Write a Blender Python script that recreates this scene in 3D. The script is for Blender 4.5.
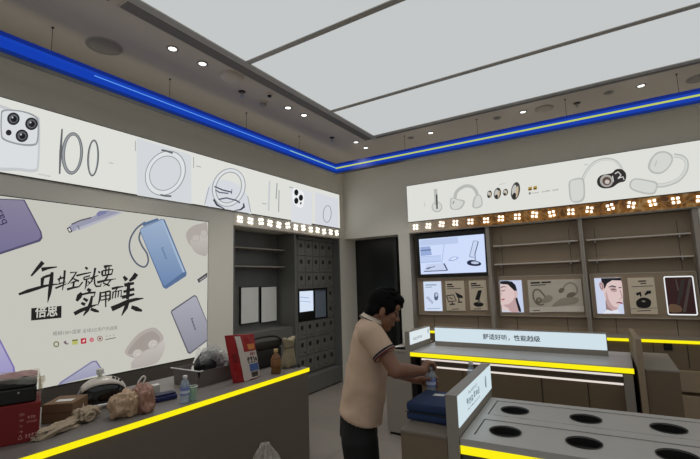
import bpy, bmesh, math, random
from mathutils import Vector, Matrix, noise

for o in list(bpy.data.objects):
    bpy.data.objects.remove(o)
SC = bpy.context.scene
COL = SC.collection
random.seed(4)

# ------------------------------------------------------------------ camera
F_PX, YAW, PITCH, ROLL, EYE = 413.64, -0.55433, 0.122968, -0.030007, 1.65
cy, sy = math.cos(YAW), math.sin(YAW)
FWD = Vector((sy * math.cos(PITCH), cy * math.cos(PITCH), math.sin(PITCH)))
R0 = Vector((cy, -sy, 0)); U0 = R0.cross(FWD)
RGT = math.cos(ROLL) * R0 + math.sin(ROLL) * U0
UPV = -math.sin(ROLL) * R0 + math.cos(ROLL) * U0
CAM = Vector((0, 0, EYE))
cam_d = bpy.data.cameras.new('camera')
cam_d.sensor_width = 36.0; cam_d.lens = 36.0 * F_PX / 700; cam_d.clip_start = 0.05
cam = bpy.data.objects.new('camera', cam_d)
cam.matrix_world = Matrix(((RGT.x, UPV.x, -FWD.x, 0), (RGT.y, UPV.y, -FWD.y, 0), (RGT.z, UPV.z, -FWD.z, EYE), (0, 0, 0, 1)))
COL.objects.link(cam); SC.camera = cam

# ------------------------------------------------------------------ world and exposure
W = bpy.data.worlds.new('world'); SC.world = W; W.use_nodes = True
W.node_tree.nodes['Background'].inputs[0].default_value = (0.9, 0.95, 1, 1)
W.node_tree.nodes['Background'].inputs[1].default_value = 0.36
SC.view_settings.view_transform = 'Standard'; SC.view_settings.look = 'None'
SC.view_settings.exposure = 0.0; SC.view_settings.gamma = 1.0; SC.view_settings.use_curve_mapping = False
PANEL_GAIN = 0.91      # ceiling light panels
DOWN_W = 27.0           # each downlight, watts

# ------------------------------------------------------------------ helpers
def ray(u, v): return (u - 350) / F_PX * RGT - (v - 229.5) / F_PX * UPV + FWD
def onx(u, v, x): d = ray(u, v); return CAM + d * (x / d.x)
def ony(u, v, y): d = ray(u, v); return CAM + d * (y / d.y)
def onz(u, v, z): d = ray(u, v); return CAM + d * ((z - EYE) / d.z)

def lin(c):
    r = []
    for x in c[:3]:
        x = x / 255.0
        r.append(x / 12.92 if x <= 0.04045 else ((x + 0.055) / 1.055) ** 2.4)
    return (r[0], r[1], r[2], 1.0)

MATS = {}
def mat(name, rgb, rough=0.5, metal=0.0, vary=0.06, scale=6.0, bump=0.0, spec=0.5, stretch=None):
    if name in MATS: return MATS[name]
    m = bpy.data.materials.new(name); m.use_nodes = True
    nt = m.node_tree; b = nt.nodes['Principled BSDF']
    b.inputs['Roughness'].default_value = rough; b.inputs['Metallic'].default_value = metal
    b.inputs['Specular IOR Level'].default_value = spec
    tc = nt.nodes.new('ShaderNodeTexCoord'); mp = nt.nodes.new('ShaderNodeMapping')
    nz = nt.nodes.new('ShaderNodeTexNoise'); nz.inputs['Scale'].default_value = scale; nz.inputs['Detail'].default_value = 4
    if stretch: mp.inputs['Scale'].default_value = stretch
    mx = nt.nodes.new('ShaderNodeMix'); mx.data_type = 'RGBA'
    c = lin(rgb)
    mx.inputs['A'].default_value = (c[0] * (1 - vary), c[1] * (1 - vary), c[2] * (1 - vary), 1)
    mx.inputs['B'].default_value = (min(1, c[0] * (1 + vary)), min(1, c[1] * (1 + vary)), min(1, c[2] * (1 + vary)), 1)
    nt.links.new(tc.outputs['Object'], mp.inputs[0]); nt.links.new(mp.outputs[0], nz.inputs['Vector'])
    nt.links.new(nz.outputs['Fac'], mx.inputs['Factor']); nt.links.new(mx.outputs['Result'], b.inputs['Base Color'])
    if bump:
        bp = nt.nodes.new('ShaderNodeBump'); bp.inputs['Strength'].default_value = bump; bp.inputs['Distance'].default_value = 0.004
        nt.links.new(nz.outputs['Fac'], bp.inputs['Height']); nt.links.new(bp.outputs[0], b.inputs['Normal'])
    MATS[name] = m; return m

def lit(rgb, gain=1.0):
    """a self-luminous face: backlit film, LED, screen pixel, painted glint"""
    k = 'lit_%d_%d_%d_%.2f' % (*rgb[:3], gain)
    if k in MATS: return MATS[k]
    m = bpy.data.materials.new(k); m.use_nodes = True; nt = m.node_tree
    b = nt.nodes['Principled BSDF']
    b.inputs['Base Color'].default_value = (0.02, 0.02, 0.02, 1); b.inputs['Roughness'].default_value = 0.6
    b.inputs['Specular IOR Level'].default_value = 0.1
    b.inputs['Emission Color'].default_value = lin(rgb); b.inputs['Emission Strength'].default_value = gain
    MATS[k] = m; return m

def clear(name, rgb=(235, 240, 240), fac=0.25, rough=0.12):
    """thin clear plastic: mostly see-through with a soft sheen"""
    if name in MATS: return MATS[name]
    m = bpy.data.materials.new(name); m.use_nodes = True; nt = m.node_tree
    out = nt.nodes['Material Output']; nt.nodes.remove(nt.nodes['Principled BSDF'])
    tr = nt.nodes.new('ShaderNodeBsdfTransparent'); tr.inputs[0].default_value = lin(rgb)
    gl = nt.nodes.new('ShaderNodeBsdfPrincipled'); gl.inputs['Base Color'].default_value = lin(rgb); gl.inputs['Roughness'].default_value = rough
    nz = nt.nodes.new('ShaderNodeTexNoise'); nz.inputs['Scale'].default_value = 7
    rp = nt.nodes.new('ShaderNodeMapRange'); rp.inputs['To Min'].default_value = fac * 0.4; rp.inputs['To Max'].default_value = fac * 1.6
    mx = nt.nodes.new('ShaderNodeMixShader')
    nt.links.new(nz.outputs['Fac'], rp.inputs[0]); nt.links.new(rp.outputs[0], mx.inputs[0])
    nt.links.new(tr.outputs[0], mx.inputs[1]); nt.links.new(gl.outputs[0], mx.inputs[2]); nt.links.new(mx.outputs[0], out.inputs[0])
    MATS[name] = m; return m

def litg(c0, c1, axis=2):
    """backlit print whose ink runs from one colour to another across the picture"""
    k = 'litg_%s_%s_%d' % (c0, c1, axis)
    if k in MATS: return MATS[k]
    m = bpy.data.materials.new('print_gradient'); m.use_nodes = True; nt = m.node_tree; b = nt.nodes['Principled BSDF']
    b.inputs['Base Color'].default_value = (0.02, 0.02, 0.02, 1); b.inputs['Roughness'].default_value = 0.6; b.inputs['Specular IOR Level'].default_value = 0.1; b.inputs['Emission Strength'].default_value = 1
    tc = nt.nodes.new('ShaderNodeTexCoord'); sp = nt.nodes.new('ShaderNodeSeparateXYZ'); mx = nt.nodes.new('ShaderNodeMix'); mx.data_type = 'RGBA'
    mx.inputs['A'].default_value = lin(c0); mx.inputs['B'].default_value = lin(c1)
    nt.links.new(tc.outputs['Generated'], sp.inputs[0]); nt.links.new(sp.outputs[axis], mx.inputs['Factor']); nt.links.new(mx.outputs['Result'], b.inputs['Emission Color'])
    MATS[k] = m; return m

ORIGIN = {}
def thing(name, label, cat, loc=(0, 0, 0), group=None):
    o = bpy.data.objects.new(name, None); COL.objects.link(o); o.location = loc
    o.empty_display_size = 0.05
    o['label'] = label; o['category'] = cat
    if group: o['group'] = group
    ORIGIN[o.name] = Vector(loc); return o
def tag(o, label, cat, group=None):
    o['label'] = label; o['category'] = cat
    if group: o['group'] = group
    return o
def origin(o): return ORIGIN.get(o.name, Vector((0, 0, 0)))

class MB:
    def __init__(s): s.v = []; s.f = []
    def add(s, vs, fs):
        n = len(s.v); s.v += [Vector(p) for p in vs]; s.f += [tuple(i + n for i in f) for f in fs]; return s
    def box(s, x0, y0, z0, x1, y1, z1):
        x0, x1 = sorted((x0, x1)); y0, y1 = sorted((y0, y1)); z0, z1 = sorted((z0, z1))
        return s.add([(x0, y0, z0), (x1, y0, z0), (x1, y1, z0), (x0, y1, z0), (x0, y0, z1), (x1, y0, z1), (x1, y1, z1), (x0, y1, z1)],
                     [(0, 3, 2, 1), (4, 5, 6, 7), (0, 1, 5, 4), (1, 2, 6, 5), (2, 3, 7, 6), (3, 0, 4, 7)])
    def hexa(s, bottom, top):
        return s.add(list(bottom) + list(top), [(0, 3, 2, 1), (4, 5, 6, 7), (0, 1, 5, 4), (1, 2, 6, 5), (2, 3, 7, 6), (3, 0, 4, 7)])
    def obox(s, base, dx, dy, h, lean=Vector((0, 0, 0))):
        """base corner, two horizontal edge vectors, height"""
        b = Vector(base); dx = Vector(dx); dy = Vector(dy); t = Vector((0, 0, h)) + lean
        return s.hexa([b, b + dx, b + dx + dy, b + dy], [b + t, b + dx + t, b + dx + dy + t, b + dy + t])
    def tube(s, pts, r, seg=10, cap=True, closed=False):
        pts = [Vector(p) for p in pts]; n = len(pts)
        rs = r if isinstance(r, (list, tuple)) else [r] * n
        rings = []; prev = None
        for i, p in enumerate(pts):
            if closed: t = pts[(i + 1) % n] - pts[i - 1]
            else: t = (pts[min(i + 1, n - 1)] - pts[max(i - 1, 0)])
            t = t.normalized() if t.length > 1e-9 else Vector((0, 0, 1))
            if prev is None:
                a = Vector((0, 0, 1)) if abs(t.z) < 0.9 else Vector((1, 0, 0))
                x = t.cross(a).normalized()
            else:
                x = (prev - t * prev.dot(t))
                x = x.normalized() if x.length > 1e-6 else t.orthogonal().normalized()
            prev = x; y = t.cross(x)
            rings.append([p + (x * math.cos(q) + y * math.sin(q)) * rs[i] for q in [2 * math.pi * k / seg for k in range(seg)]])
        vs = [q for rg in rings for q in rg]; fs = []
        for i in range(n if closed else n - 1):
            j = (i + 1) % n
            for k in range(seg):
                fs.append((i * seg + k, i * seg + (k + 1) % seg, j * seg + (k + 1) % seg, j * seg + k))
        if cap and not closed:
            fs.append(tuple(range(seg))[::-1]); fs.append(tuple((n - 1) * seg + k for k in range(seg)))
        return s.add(vs, fs)
    def lathe(s, prof, c, seg=24, axis=Vector((0, 0, 1)), cap=True):
        c = Vector(c); axis = Vector(axis).normalized(); x = axis.orthogonal().normalized(); y = axis.cross(x)
        vs = []; fs = []
        for r, h in prof:
            for k in range(seg):
                q = 2 * math.pi * k / seg
                vs.append(c + axis * h + (x * math.cos(q) + y * math.sin(q)) * r)
        for i in range(len(prof) - 1):
            for k in range(seg):
                fs.append((i * seg + k, i * seg + (k + 1) % seg, (i + 1) * seg + (k + 1) % seg, (i + 1) * seg + k))
        if cap:
            fs.append(tuple(range(seg))[::-1]); m = (len(prof) - 1) * seg; fs.append(tuple(m + k for k in range(seg)))
        return s.add(vs, fs)
    def ell(s, c, r, seg=20, rings=12, M=None):
        c = Vector(c); vs = []; fs = []
        for i in range(1, rings):
            th = math.pi * i / rings
            for k in range(seg):
                q = 2 * math.pi * k / seg
                p = Vector((r[0] * math.sin(th) * math.cos(q), r[1] * math.sin(th) * math.sin(q), r[2] * math.cos(th)))
                vs.append(c + (M @ p if M else p))
        for i in range(rings - 2):
            for k in range(seg):
                fs.append((i * seg + k, (i + 1) * seg + k, (i + 1) * seg + (k + 1) % seg, i * seg + (k + 1) % seg))
        p = Vector((0, 0, r[2])); vs.append(c + (M @ p if M else p)); vs.append(c - (M @ p if M else p))
        a = len(vs) - 2; m = (rings - 2) * seg
        for k in range(seg):
            fs.append((a, k, (k + 1) % seg)); fs.append((a + 1, m + (k + 1) % seg, m + k))
        return s.add(vs, fs)
    def loft(s, secs, seg=24):
        """stack of (centre, rx vector, ry vector) elliptical sections"""
        vs = []; fs = []
        for c, rx, ry in secs:
            for k in range(seg):
                q = 2 * math.pi * k / seg
                vs.append(Vector(c) + Vector(rx) * math.cos(q) + Vector(ry) * math.sin(q))
        n = len(secs)
        for i in range(n - 1):
            for k in range(seg):
                fs.append((i * seg + k, i * seg + (k + 1) % seg, (i + 1) * seg + (k + 1) % seg, (i + 1) * seg + k))
        fs.append(tuple(range(seg))[::-1]); fs.append(tuple((n - 1) * seg + k for k in range(seg)))
        return s.add(vs, fs)
    def poly(s, pts): return s.add(pts, [tuple(range(len(pts)))])
    def xf(s, fn): s.v = [Vector(fn(p)) for p in s.v]; return s
    def mesh(s, name):
        me = bpy.data.meshes.new(name); me.from_pydata([tuple(p) for p in s.v], [], s.f); me.update(); return me
    def build(s, name, m, parent=None, smooth=False, bevel=0.0, org=None, recalc=True):
        if parent is not None: o_ = origin(parent)
        elif org is not None: o_ = Vector(org)
        else: o_ = Vector((0, 0, 0))
        me = bpy.data.meshes.new(name); me.from_pydata([tuple(p - o_) for p in s.v], [], s.f)
        bm = bmesh.new(); bm.from_mesh(me)
        if recalc: bmesh.ops.recalc_face_normals(bm, faces=bm.faces)
        if bevel:
            ed = [e for e in bm.edges if len(e.link_faces) == 2 and e.calc_face_angle(0) > 0.6]
            bmesh.ops.bevel(bm, geom=ed, offset=bevel, segments=2, profile=0.5, affect='EDGES')
        if smooth:
            for f in bm.faces: f.smooth = True
            if smooth == 'auto':
                for e in bm.edges:
                    if len(e.link_faces) == 2 and e.calc_face_angle(0) > 0.7: e.smooth = False
        bm.to_mesh(me); bm.free(); me.materials.append(m)
        o = bpy.data.objects.new(name, me); COL.objects.link(o)
        if parent is not None: o.parent = parent; ORIGIN[o.name] = o_
        else: o.location = o_; ORIGIN[o.name] = o_
        return o

def struct(o): o['kind'] = 'structure'; return o
def box_at(x0, y0, z0, x1, y1, z1): return MB().box(x0, y0, z0, x1, y1, z1)

def remesh(mb, name, voxel, m, parent, smooth_it=6, fac=0.5, loc=None):
    """fuse overlapping shapes into one continuous skin"""
    o_ = origin(parent) if parent else Vector(loc or (0, 0, 0))
    me = bpy.data.meshes.new(name + '_raw'); me.from_pydata([tuple(p - o_) for p in mb.v], [], mb.f)
    bm = bmesh.new(); bm.from_mesh(me); bmesh.ops.recalc_face_normals(bm, faces=bm.faces); bm.to_mesh(me); bm.free()
    o = bpy.data.objects.new(name, me); COL.objects.link(o)
    r = o.modifiers.new('r', 'REMESH'); r.mode = 'VOXEL'; r.voxel_size = voxel; r.use_smooth_shade = True
    if smooth_it:
        sm = o.modifiers.new('s', 'SMOOTH'); sm.iterations = smooth_it; sm.factor = fac
    dg = bpy.context.evaluated_depsgraph_get(); dg.update()
    nm = bpy.data.meshes.new_from_object(o.evaluated_get(dg)); nm.name = name
    o.modifiers.clear(); o.data = nm; nm.materials.clear(); nm.materials.append(m)
    for p in nm.polygons: p.use_smooth = True
    if parent: o.parent = parent
    else: o.location = o_
    ORIGIN[o.name] = o_
    return o

_tc = {}
def text_faces(s, bold=0.0):
    """outline text -> (verts2d, faces), unit height"""
    k = (s, bold)
    if k in _tc: return _tc[k]
    cu = bpy.data.curves.new('t', 'FONT'); cu.body = s; cu.size = 1.0; cu.offset = bold; cu.fill_mode = 'FRONT'; cu.resolution_u = 2
    o = bpy.data.objects.new('t', cu); COL.objects.link(o)
    dg = bpy.context.evaluated_depsgraph_get(); dg.update()
    me = bpy.data.meshes.new_from_object(o.evaluated_get(dg))
    r = ([(v.co.x, v.co.y) for v in me.vertices], [tuple(p.vertices) for p in me.polygons])
    bpy.data.objects.remove(o); bpy.data.meshes.remove(me); bpy.data.curves.remove(cu)
    _tc[k] = r; return r
def put_text(mb, s, p0, p1, up, height, bold=0.0, shear=0.0):
    """text running from p0 to p1 (stretched to fit), letter height along up"""
    vs, fs = text_faces(s, bold)
    if not vs: return mb
    x0 = min(v[0] for v in vs); x1 = max(v[0] for v in vs); y0 = min(v[1] for v in vs); y1 = max(v[1] for v in vs)
    d = Vector(p1) - Vector(p0); up = Vector(up).normalized()
    return mb.add([Vector(p0) + d * ((x - x0) / (x1 - x0)) + (up * height + d.normalized() * shear * height) * ((y - y0) / (y1 - y0)) for x, y in vs], fs)

def put_marks(mb, n, p0, p1, up, h, seed=1, w=0.13):
    """a line of n small block-like characters too small to read"""
    rd = random.Random(seed); p0 = Vector(p0); d = (Vector(p1) - p0) / n; up = Vector(up).normalized()
    def bar(i, x0, y0, x1, y1): mb.add([p0 + d * (i + a) + up * (b * h) for a, b in ((x0, y0), (x1, y0), (x1, y1), (x0, y1))], [(0, 1, 2, 3)])
    for i in range(n):
        for y in rd.sample([0.0, 0.22, 0.44, 0.66, 0.87], 3): a = rd.uniform(0.06, 0.2); bar(i, a, y, rd.uniform(0.7, 0.86), y + w)
        for x in rd.sample([0.1, 0.3, 0.5, 0.7], 2): b = rd.uniform(0, 0.3); bar(i, x, b, x + w * 0.9, rd.uniform(0.7, 1.0))
    return mb

class Art:
    """print on a real flat panel; coordinates read off the panel"""
    def __init__(s, fn, normal, parent, lift=0.002):
        s.fn = fn; s.n = Vector(normal); s.parent = parent; s.l = lift
    def P(s, u, v, k=1): return s.fn(u, v) + s.n * (s.l * k)
    def poly(s, name, pts, m, k=1): return MB().poly([s.P(u, v, k) for u, v in pts]).build(name, m, s.parent, recalc=False)
    def smoothpoly(s, name, pts, m, k=1, sub=5):
        return s.poly(name, spline(pts, sub, True), m, k)
    def strokes(s, name, L, m, k=1):
        mb = MB()
        for i, (pts, w) in enumerate(L):
            stroke(mb, pts, w, lambda a, b, i=i: s.P(a, b, k + i * 0.08))
        return mb.build(name, m, s.parent, recalc=False)
    def ell(s, name, c, a, b, ang, m, k=1):
        return s.poly(name, oval(c, a, b, ang), m, k)
    def ring(s, name, c, a, b, ang, w, m, k=1, n=40):
        o = oval(c, a, b, ang, n); i = oval(c, a - w, b - w, ang, n)
        mb = MB(); mb.add([s.P(*p, k) for p in o] + [s.P(*p, k) for p in i], [(q, (q + 1) % n, n + (q + 1) % n, n + q) for q in range(n)])
        return mb.build(name, m, s.parent, recalc=False)

def oval(c, a, b, ang=0, n=32):
    ca, sa = math.cos(math.radians(ang)), math.sin(math.radians(ang))
    return [(c[0] + a * math.cos(q) * ca - b * math.sin(q) * sa, c[1] + a * math.cos(q) * sa + b * math.sin(q) * ca) for q in [2 * math.pi * k / n for k in range(n)]]
def spline(pts, sub=5, closed=False):
    n = len(pts); out = []
    for i in range(n if closed else n - 1):
        if closed: p = [pts[(i + k) % n] for k in (-1, 0, 1, 2)]
        else: p = [pts[max(0, min(n - 1, i + k))] for k in (-1, 0, 1, 2)]
        for j in range(sub):
            t = j / sub
            out.append(tuple(0.5 * (2 * p[1][d] + (p[2][d] - p[0][d]) * t + (2 * p[0][d] - 5 * p[1][d] + 4 * p[2][d] - p[3][d]) * t * t + (3 * p[1][d] - p[0][d] - 3 * p[2][d] + p[3][d]) * t ** 3) for d in range(len(pts[0]))))
    if not closed: out.append(tuple(pts[-1]))
    return out
def stroke(mb, pts, w, f):
    """a ribbon along pts; w is one width or one per point"""
    ws = w if isinstance(w, (list, tuple)) else [w] * len(pts)
    P = [Vector((a, b)) for a, b in pts]; A = []; B = []
    for i, p in enumerate(P):
        t = P[min(i + 1, len(P) - 1)] - P[max(i - 1, 0)]
        t = t.normalized() if t.length else Vector((1, 0)); nn = Vector((-t.y, t.x))
        A.append(p + nn * ws[i] / 2); B.append(p - nn * ws[i] / 2)
    n = len(P)
    mb.add([f(p.x, p.y) for p in A] + [f(p.x, p.y) for p in B], [(i, i + 1, n + i + 1, n + i) for i in range(n - 1)])
def rrect(x0, y0, x1, y1, r, n=5):
    """rounded rectangle in any 2D frame"""
    out = []
    for cx, cyy, a in ((x1 - r, y1 - r, 0), (x0 + r, y1 - r, 90), (x0 + r, y0 + r, 180), (x1 - r, y0 + r, 270)):
        for k in range(n + 1):
            q = math.radians(a + 90 * k / n); out.append((cx + r * math.cos(q), cyy + r * math.sin(q)))
    return out

# ------------------------------------------------------------------ materials
M_WALL = mat('wall_paint', (240, 236, 225), 0.7, vary=0.03, scale=3)
M_CEIL = mat('ceiling_paint', (208, 196, 183), 0.75, vary=0.02, scale=2)
M_METAL = mat('grey_coated_panel', (150, 142, 132), 0.42, metal=0.0, vary=0.05, scale=4, stretch=(1, 1, 30))
M_BAY = mat('taupe_shelf_board', (160, 141, 118), 0.5, vary=0.06, scale=5)
M_BAYD = mat('taupe_front', (120, 103, 82), 0.5, vary=0.05, scale=5)
M_TOP = mat('brushed_grey_top', (186, 181, 176), 0.32, vary=0.06, scale=5, stretch=(1, 25, 1))
M_DARK = mat('dark_void', (16, 16, 16), 0.5, vary=0.1)
M_BLACK = mat('black_plastic', (18, 18, 19), 0.35, vary=0.1)
M_GREYDK = mat('dark_grey_trim', (70, 68, 66), 0.5)
M_FRAME = mat('ceiling_profile', (176, 171, 164), 0.5, vary=0.03)
M_LOCK = mat('locker_grey', (108, 108, 102), 0.45, vary=0.05)
M_LOCKB = mat('locker_shell', (104, 105, 103), 0.5, vary=0.05)
M_STEEL = mat('steel', (170, 170, 168), 0.3, metal=0.8)
M_WHITE = mat('white_plastic', (225, 223, 218), 0.45, vary=0.03)
L_YEL = lit((252, 238, 10), 1.0)
L_BAND = lit((221, 222, 216), 1.0)
L_POST = lit((196, 195, 186), 1.0)
INK = lit((28, 26, 26), 1.0)

# floor: large pale tiles with faint joints
def floor_mat():
    m = bpy.data.materials.new('floor_tiles'); m.use_nodes = True; nt = m.node_tree; b = nt.nodes['Principled BSDF']
    tc = nt.nodes.new('ShaderNodeTexCoord'); br = nt.nodes.new('ShaderNodeTexBrick'); nz = nt.nodes.new('ShaderNodeTexNoise')
    br.inputs['Scale'].default_value = 1.0; br.offset = 0; br.inputs['Brick Width'].default_value = 0.8; br.inputs['Row Height'].default_value = 0.8
    br.inputs['Mortar Size'].default_value = 0.003
    br.inputs['Color1'].default_value = lin((154, 146, 138)); br.inputs['Color2'].default_value = lin((151, 143, 135)); br.inputs['Mortar'].default_value = lin((128, 120, 113))
    nz.inputs['Scale'].default_value = 3; mx = nt.nodes.new('ShaderNodeMix'); mx.data_type = 'RGBA'; mx.blend_type = 'MULTIPLY'; mx.inputs['Factor'].default_value = 0.15
    nt.links.new(tc.outputs['Object'], br.inputs[0]); nt.links.new(tc.outputs['Object'], nz.inputs['Vector'])
    nt.links.new(br.outputs[0], mx.inputs['A']); nt.links.new(nz.outputs['Color'], mx.inputs['B']); nt.links.new(mx.outputs['Result'], b.inputs['Base Color'])
    b.inputs['Roughness'].default_value = 0.35
    return m
M_FLOOR = floor_mat()

# ------------------------------------------------------------------ room shell
XL, YB, ZC = -3.89, 6.10, 3.61      # left wall face, back wall face, ceiling
XR, YF = 3.2, -2.6
ZB0, ZB1, ZL = 2.552, 3.137, 2.374  # lightbox bottom / top, LED board bottom
struct(box_at(-4.45, YF - 0.1, -0.08, XR + 0.1, YB + 0.7, 0).build('floor', M_FLOOR))
struct(box_at(-4.45, YF - 0.1, ZC, XR + 0.1, YB + 0.7, ZC + 0.1).build('ceiling', M_CEIL))
w = MB()
w.box(-4.45, YF, 0, -4.35, YB + 0.6, ZC)
w.box(-4.35, YF, ZL, XL, YB, ZC)
w.box(-4.35, YF, 0, XL, 3.55, ZL)
w.box(-4.35, 5.93, 0, XL, YB, ZL)
struct(w.build('wall_left', M_WALL))
w = MB()
w.box(-2.86, YB, 0, -2.665, YB + 0.6, ZC)
w.box(-2.665, YB, ZL, XR, YB + 0.6, ZC)
w.box(XL, YB, ZL, -2.86, YB + 0.6, ZC)
w.box(-4.35, YB, 0, XL, YB + 0.6, ZC)
w.box(0.93, YB, 0, XR, YB + 0.6, ZL)
struct(w.build('wall_back', M_WALL))
struct(box_at(XL, YB + 0.6, 0, XR, YB + 0.7, ZC).build('wall_rear', M_DARK))
struct(box_at(XR, YF, 0, XR + 0.1, YB + 0.6, ZC).build('wall_right', M_WALL))
# dark doorway to the back room
struct(box_at(XL, -2.0, 0.0, XL + 0.006, 3.168, 0.869).build('trim_3', mat('dark_wall_panel', (92, 85, 79), 0.5)))
d1 = box_at(XL + 0.003, YB + 0.35, 0, -3.12, YB + 0.40, ZL - 0.003).build('door_1', mat('door_dark', (30, 31, 30), 0.3))
struct(d1)
jm = MB().box(-3.12, YB + 0.33, 0, -3.06, YB + 0.43, ZL - 0.003)
struct(jm.build('trim_1', mat('door_jamb', (52, 53, 52), 0.4)))

# ------------------------------------------------------------------ ceiling light panels and their frame
PX0, PX1 = -2.55, 2.75
rows = [(3.83, 4.80), (2.52, 3.77), (1.21, 2.46), (-0.10, 1.15), (-1.41, -0.16)]
names = ['white ceiling light panel nearest the back wall', 'white ceiling light panel second from the back wall',
         'white ceiling light panel at the top of the photo beside the slotted vent']
for i, (a, b) in enumerate(rows):
    if i > 2: lab = 'white ceiling light panel further forward, above the photographer'
    else: lab = names[i]
    t = thing('ceiling_light_panel', lab, 'ceiling light', (0, (a + b) / 2, ZC), 'white ceiling light panels' if i < 3 else 'ceiling light panels overhead')
    box_at(PX0, a, ZC - 0.012, PX1, b, ZC - 0.0005).build('diffuser', lit((203, 207, 207), PANEL_GAIN), t)
fr = MB()
FX0, FY1 = -2.745, 4.945
fr.box(FX0 + 0.128, -1.6, ZC - 0.02, PX0 - 0.004, FY1 - 0.0, ZC - 0.0005)
fr.box(PX0 - 0.004, 4.804, ZC - 0.02, PX1 + 0.2, 4.86, ZC - 0.0005)
fr.box(PX1 + 0.004, -1.6, ZC - 0.02, PX1 + 0.2, 4.804, ZC - 0.0005)
for (a, b), (c, d) in zip(rows[1:], rows[:-1]): fr.box(PX0 - 0.004, b + 0.003, ZC - 0.018, PX1 + 0.004, c - 0.003, ZC - 0.0005)
struct(fr.build('trim_2', M_FRAME))
# slotted air vents along the panel edge
M_GRILLE = mat('grille_slats', (122, 115, 108), 0.5)
def vent(x0, y0, x1, y1, lab, along):
    t = thing('slot_vent', lab, 'air vent', ((x0 + x1) / 2, (y0 + y1) / 2, ZC), 'slotted ceiling vents')
    f = MB(); e = 0.008
    f.box(x0, y0, ZC - 0.012, x1, y0 + e, ZC - 0.0005).box(x0, y1 - e, ZC - 0.012, x1, y1, ZC - 0.0005)
    f.box(x0, y0 + e, ZC - 0.012, x0 + e, y1 - e, ZC - 0.0005).box(x1 - e, y0 + e, ZC - 0.012, x1, y1 - e, ZC - 0.0005)
    f.build('vent_frame', M_CEIL, t)
    box_at(x0 + e, y0 + e, ZC - 0.003, x1 - e, y1 - e, ZC - 0.0005).build('vent_back', mat('vent_dark', (58, 54, 51), 0.7), t)
    g = MB(); n = 7 if along == 'y' else 5
    for k in range(n):
        if along == 'y':
            c = x0 + e + (x1 - x0 - 2 * e) * (k + 0.5) / n; g.box(c - 0.006, y0 + e, ZC - 0.010, c + 0.006, y1 - e, ZC - 0.003)
        else:
            c = y0 + e + (y1 - y0 - 2 * e) * (k + 0.5) / n; g.box(x0 + e, c - 0.004, ZC - 0.010, x1 - e, c + 0.004, ZC - 0.003)
    g.build('vent_slats', M_GRILLE, t)
vent(FX0 - 0.008, 1.44, FX0 + 0.122, 4.93, 'long slotted vent along the left edge of the ceiling panels', 'y')
vent(FX0 - 0.008, -0.9, FX0 + 0.122, 1.385, 'short piece of slotted vent at the top edge of the photo', 'y')
vent(FX0 + 0.128, 4.865, PX1, 4.945, 'slotted vent along the back edge of the ceiling panels', 'x')

# ceiling fixtures
def downlight(x, y, lab, on=True):
    t = thing('downlight', lab, 'downlight', (x, y, ZC), 'recessed downlights')
    MB().lathe([(0.048, -0.0005), (0.048, -0.006), (0.040, -0.010), (0.033, -0.006), (0.031, -0.001)], (x, y, ZC), cap=False).build('trim_ring', mat('satin_ring', (150, 146, 140), 0.4), t, smooth=True)
    m = lit((255, 253, 246), 2.5) if on else mat('unlit_lens', (120, 112, 104), 0.3)
    MB().lathe([(0.031, -0.0045), (0.024, -0.008), (0.001, -0.010)], (x, y, ZC)).build('lens', m, t, smooth=True)
    if on and DOWN_W:
        l = bpy.data.lights.new('downlight_beam', 'SPOT'); l.energy = DOWN_W; l.spot_size = math.radians(95); l.spot_blend = 0.8; l.color = (1, 0.96, 0.9); l.shadow_soft_size = 0.03
        lo = bpy.data.objects.new('downlight_beam', l); COL.objects.link(lo); lo.parent = t; lo.location = (0, 0, -0.02)
q = lambda u, v: onz(u, v, ZC)
DL = [(172.5, 48.5, 'downlight nearest the camera in the left ceiling row, brightest', 1), (202.5, 63.5, 'second downlight from the front in the left ceiling row', 1),
      (288, 107.5, 'third downlight from the front in the left ceiling row', 1), (304, 115, 'fourth downlight from the front in the left ceiling row', 1),
      (356, 142, 'fifth downlight in the left ceiling row, close to the panel corner', 1), (365.8, 147.6, 'downlight in the corner where the two ceiling rows meet', 1),
      (410.7, 137.7, 'unlit downlight in the back ceiling row nearest the corner', 0), (430.6, 132.7, 'second downlight from the corner in the back ceiling row', 1),
      (497, 118, 'downlight in the back row left of the lit one by the round speaker', 0), (523, 111.7, 'lit downlight just left of the round ceiling speaker in the back row', 1),
      (608.5, 92.6, 'dim downlight right of the sprinkler in the back ceiling row', 0), (641, 85.5, 'bright downlight at the right end of the back ceiling row', 1)]
for u, v, lab, on in DL: p = q(u, v); downlight(p.x, p.y, lab, on)
def speaker(u, v, r, lab, m):
    p = q(u, v); t = thing('ceiling_speaker', lab, 'speaker', (p.x, p.y, ZC), 'round ceiling speakers')
    MB().lathe([(r, -0.0005), (r, -0.006), (r - 0.008, -0.008)], (p.x, p.y, ZC), 40, cap=False).build('speaker_rim', M_FRAME, t, smooth=True)
    MB().lathe([(r - 0.008, -0.0015), (r - 0.009, -0.007), (r * 0.5, -0.009), (0.001, -0.0095)], (p.x, p.y, ZC), 40).build('speaker_grille', m, t, smooth=True)
speaker(104.5, 46, 0.135, 'large dark round speaker grille in the ceiling at the upper left', mat('speaker_cloth', (156, 148, 140), 0.8, vary=0.2, scale=300))
speaker(544, 108.4, 0.105, 'round speaker grille in the ceiling above the back wall', mat('speaker_cloth_pale', (190, 182, 168), 0.8, vary=0.3, scale=300))
speaker(699, 78, 0.11, 'round grille in the ceiling cut by the right photo edge', mat('speaker_cloth', (156, 148, 140)))
p = q(231.5, 76)
t = thing('smoke_alarm_base', 'smooth white dome on the ceiling between downlights and vent', 'ceiling dome', (p.x, p.y, ZC))
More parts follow.
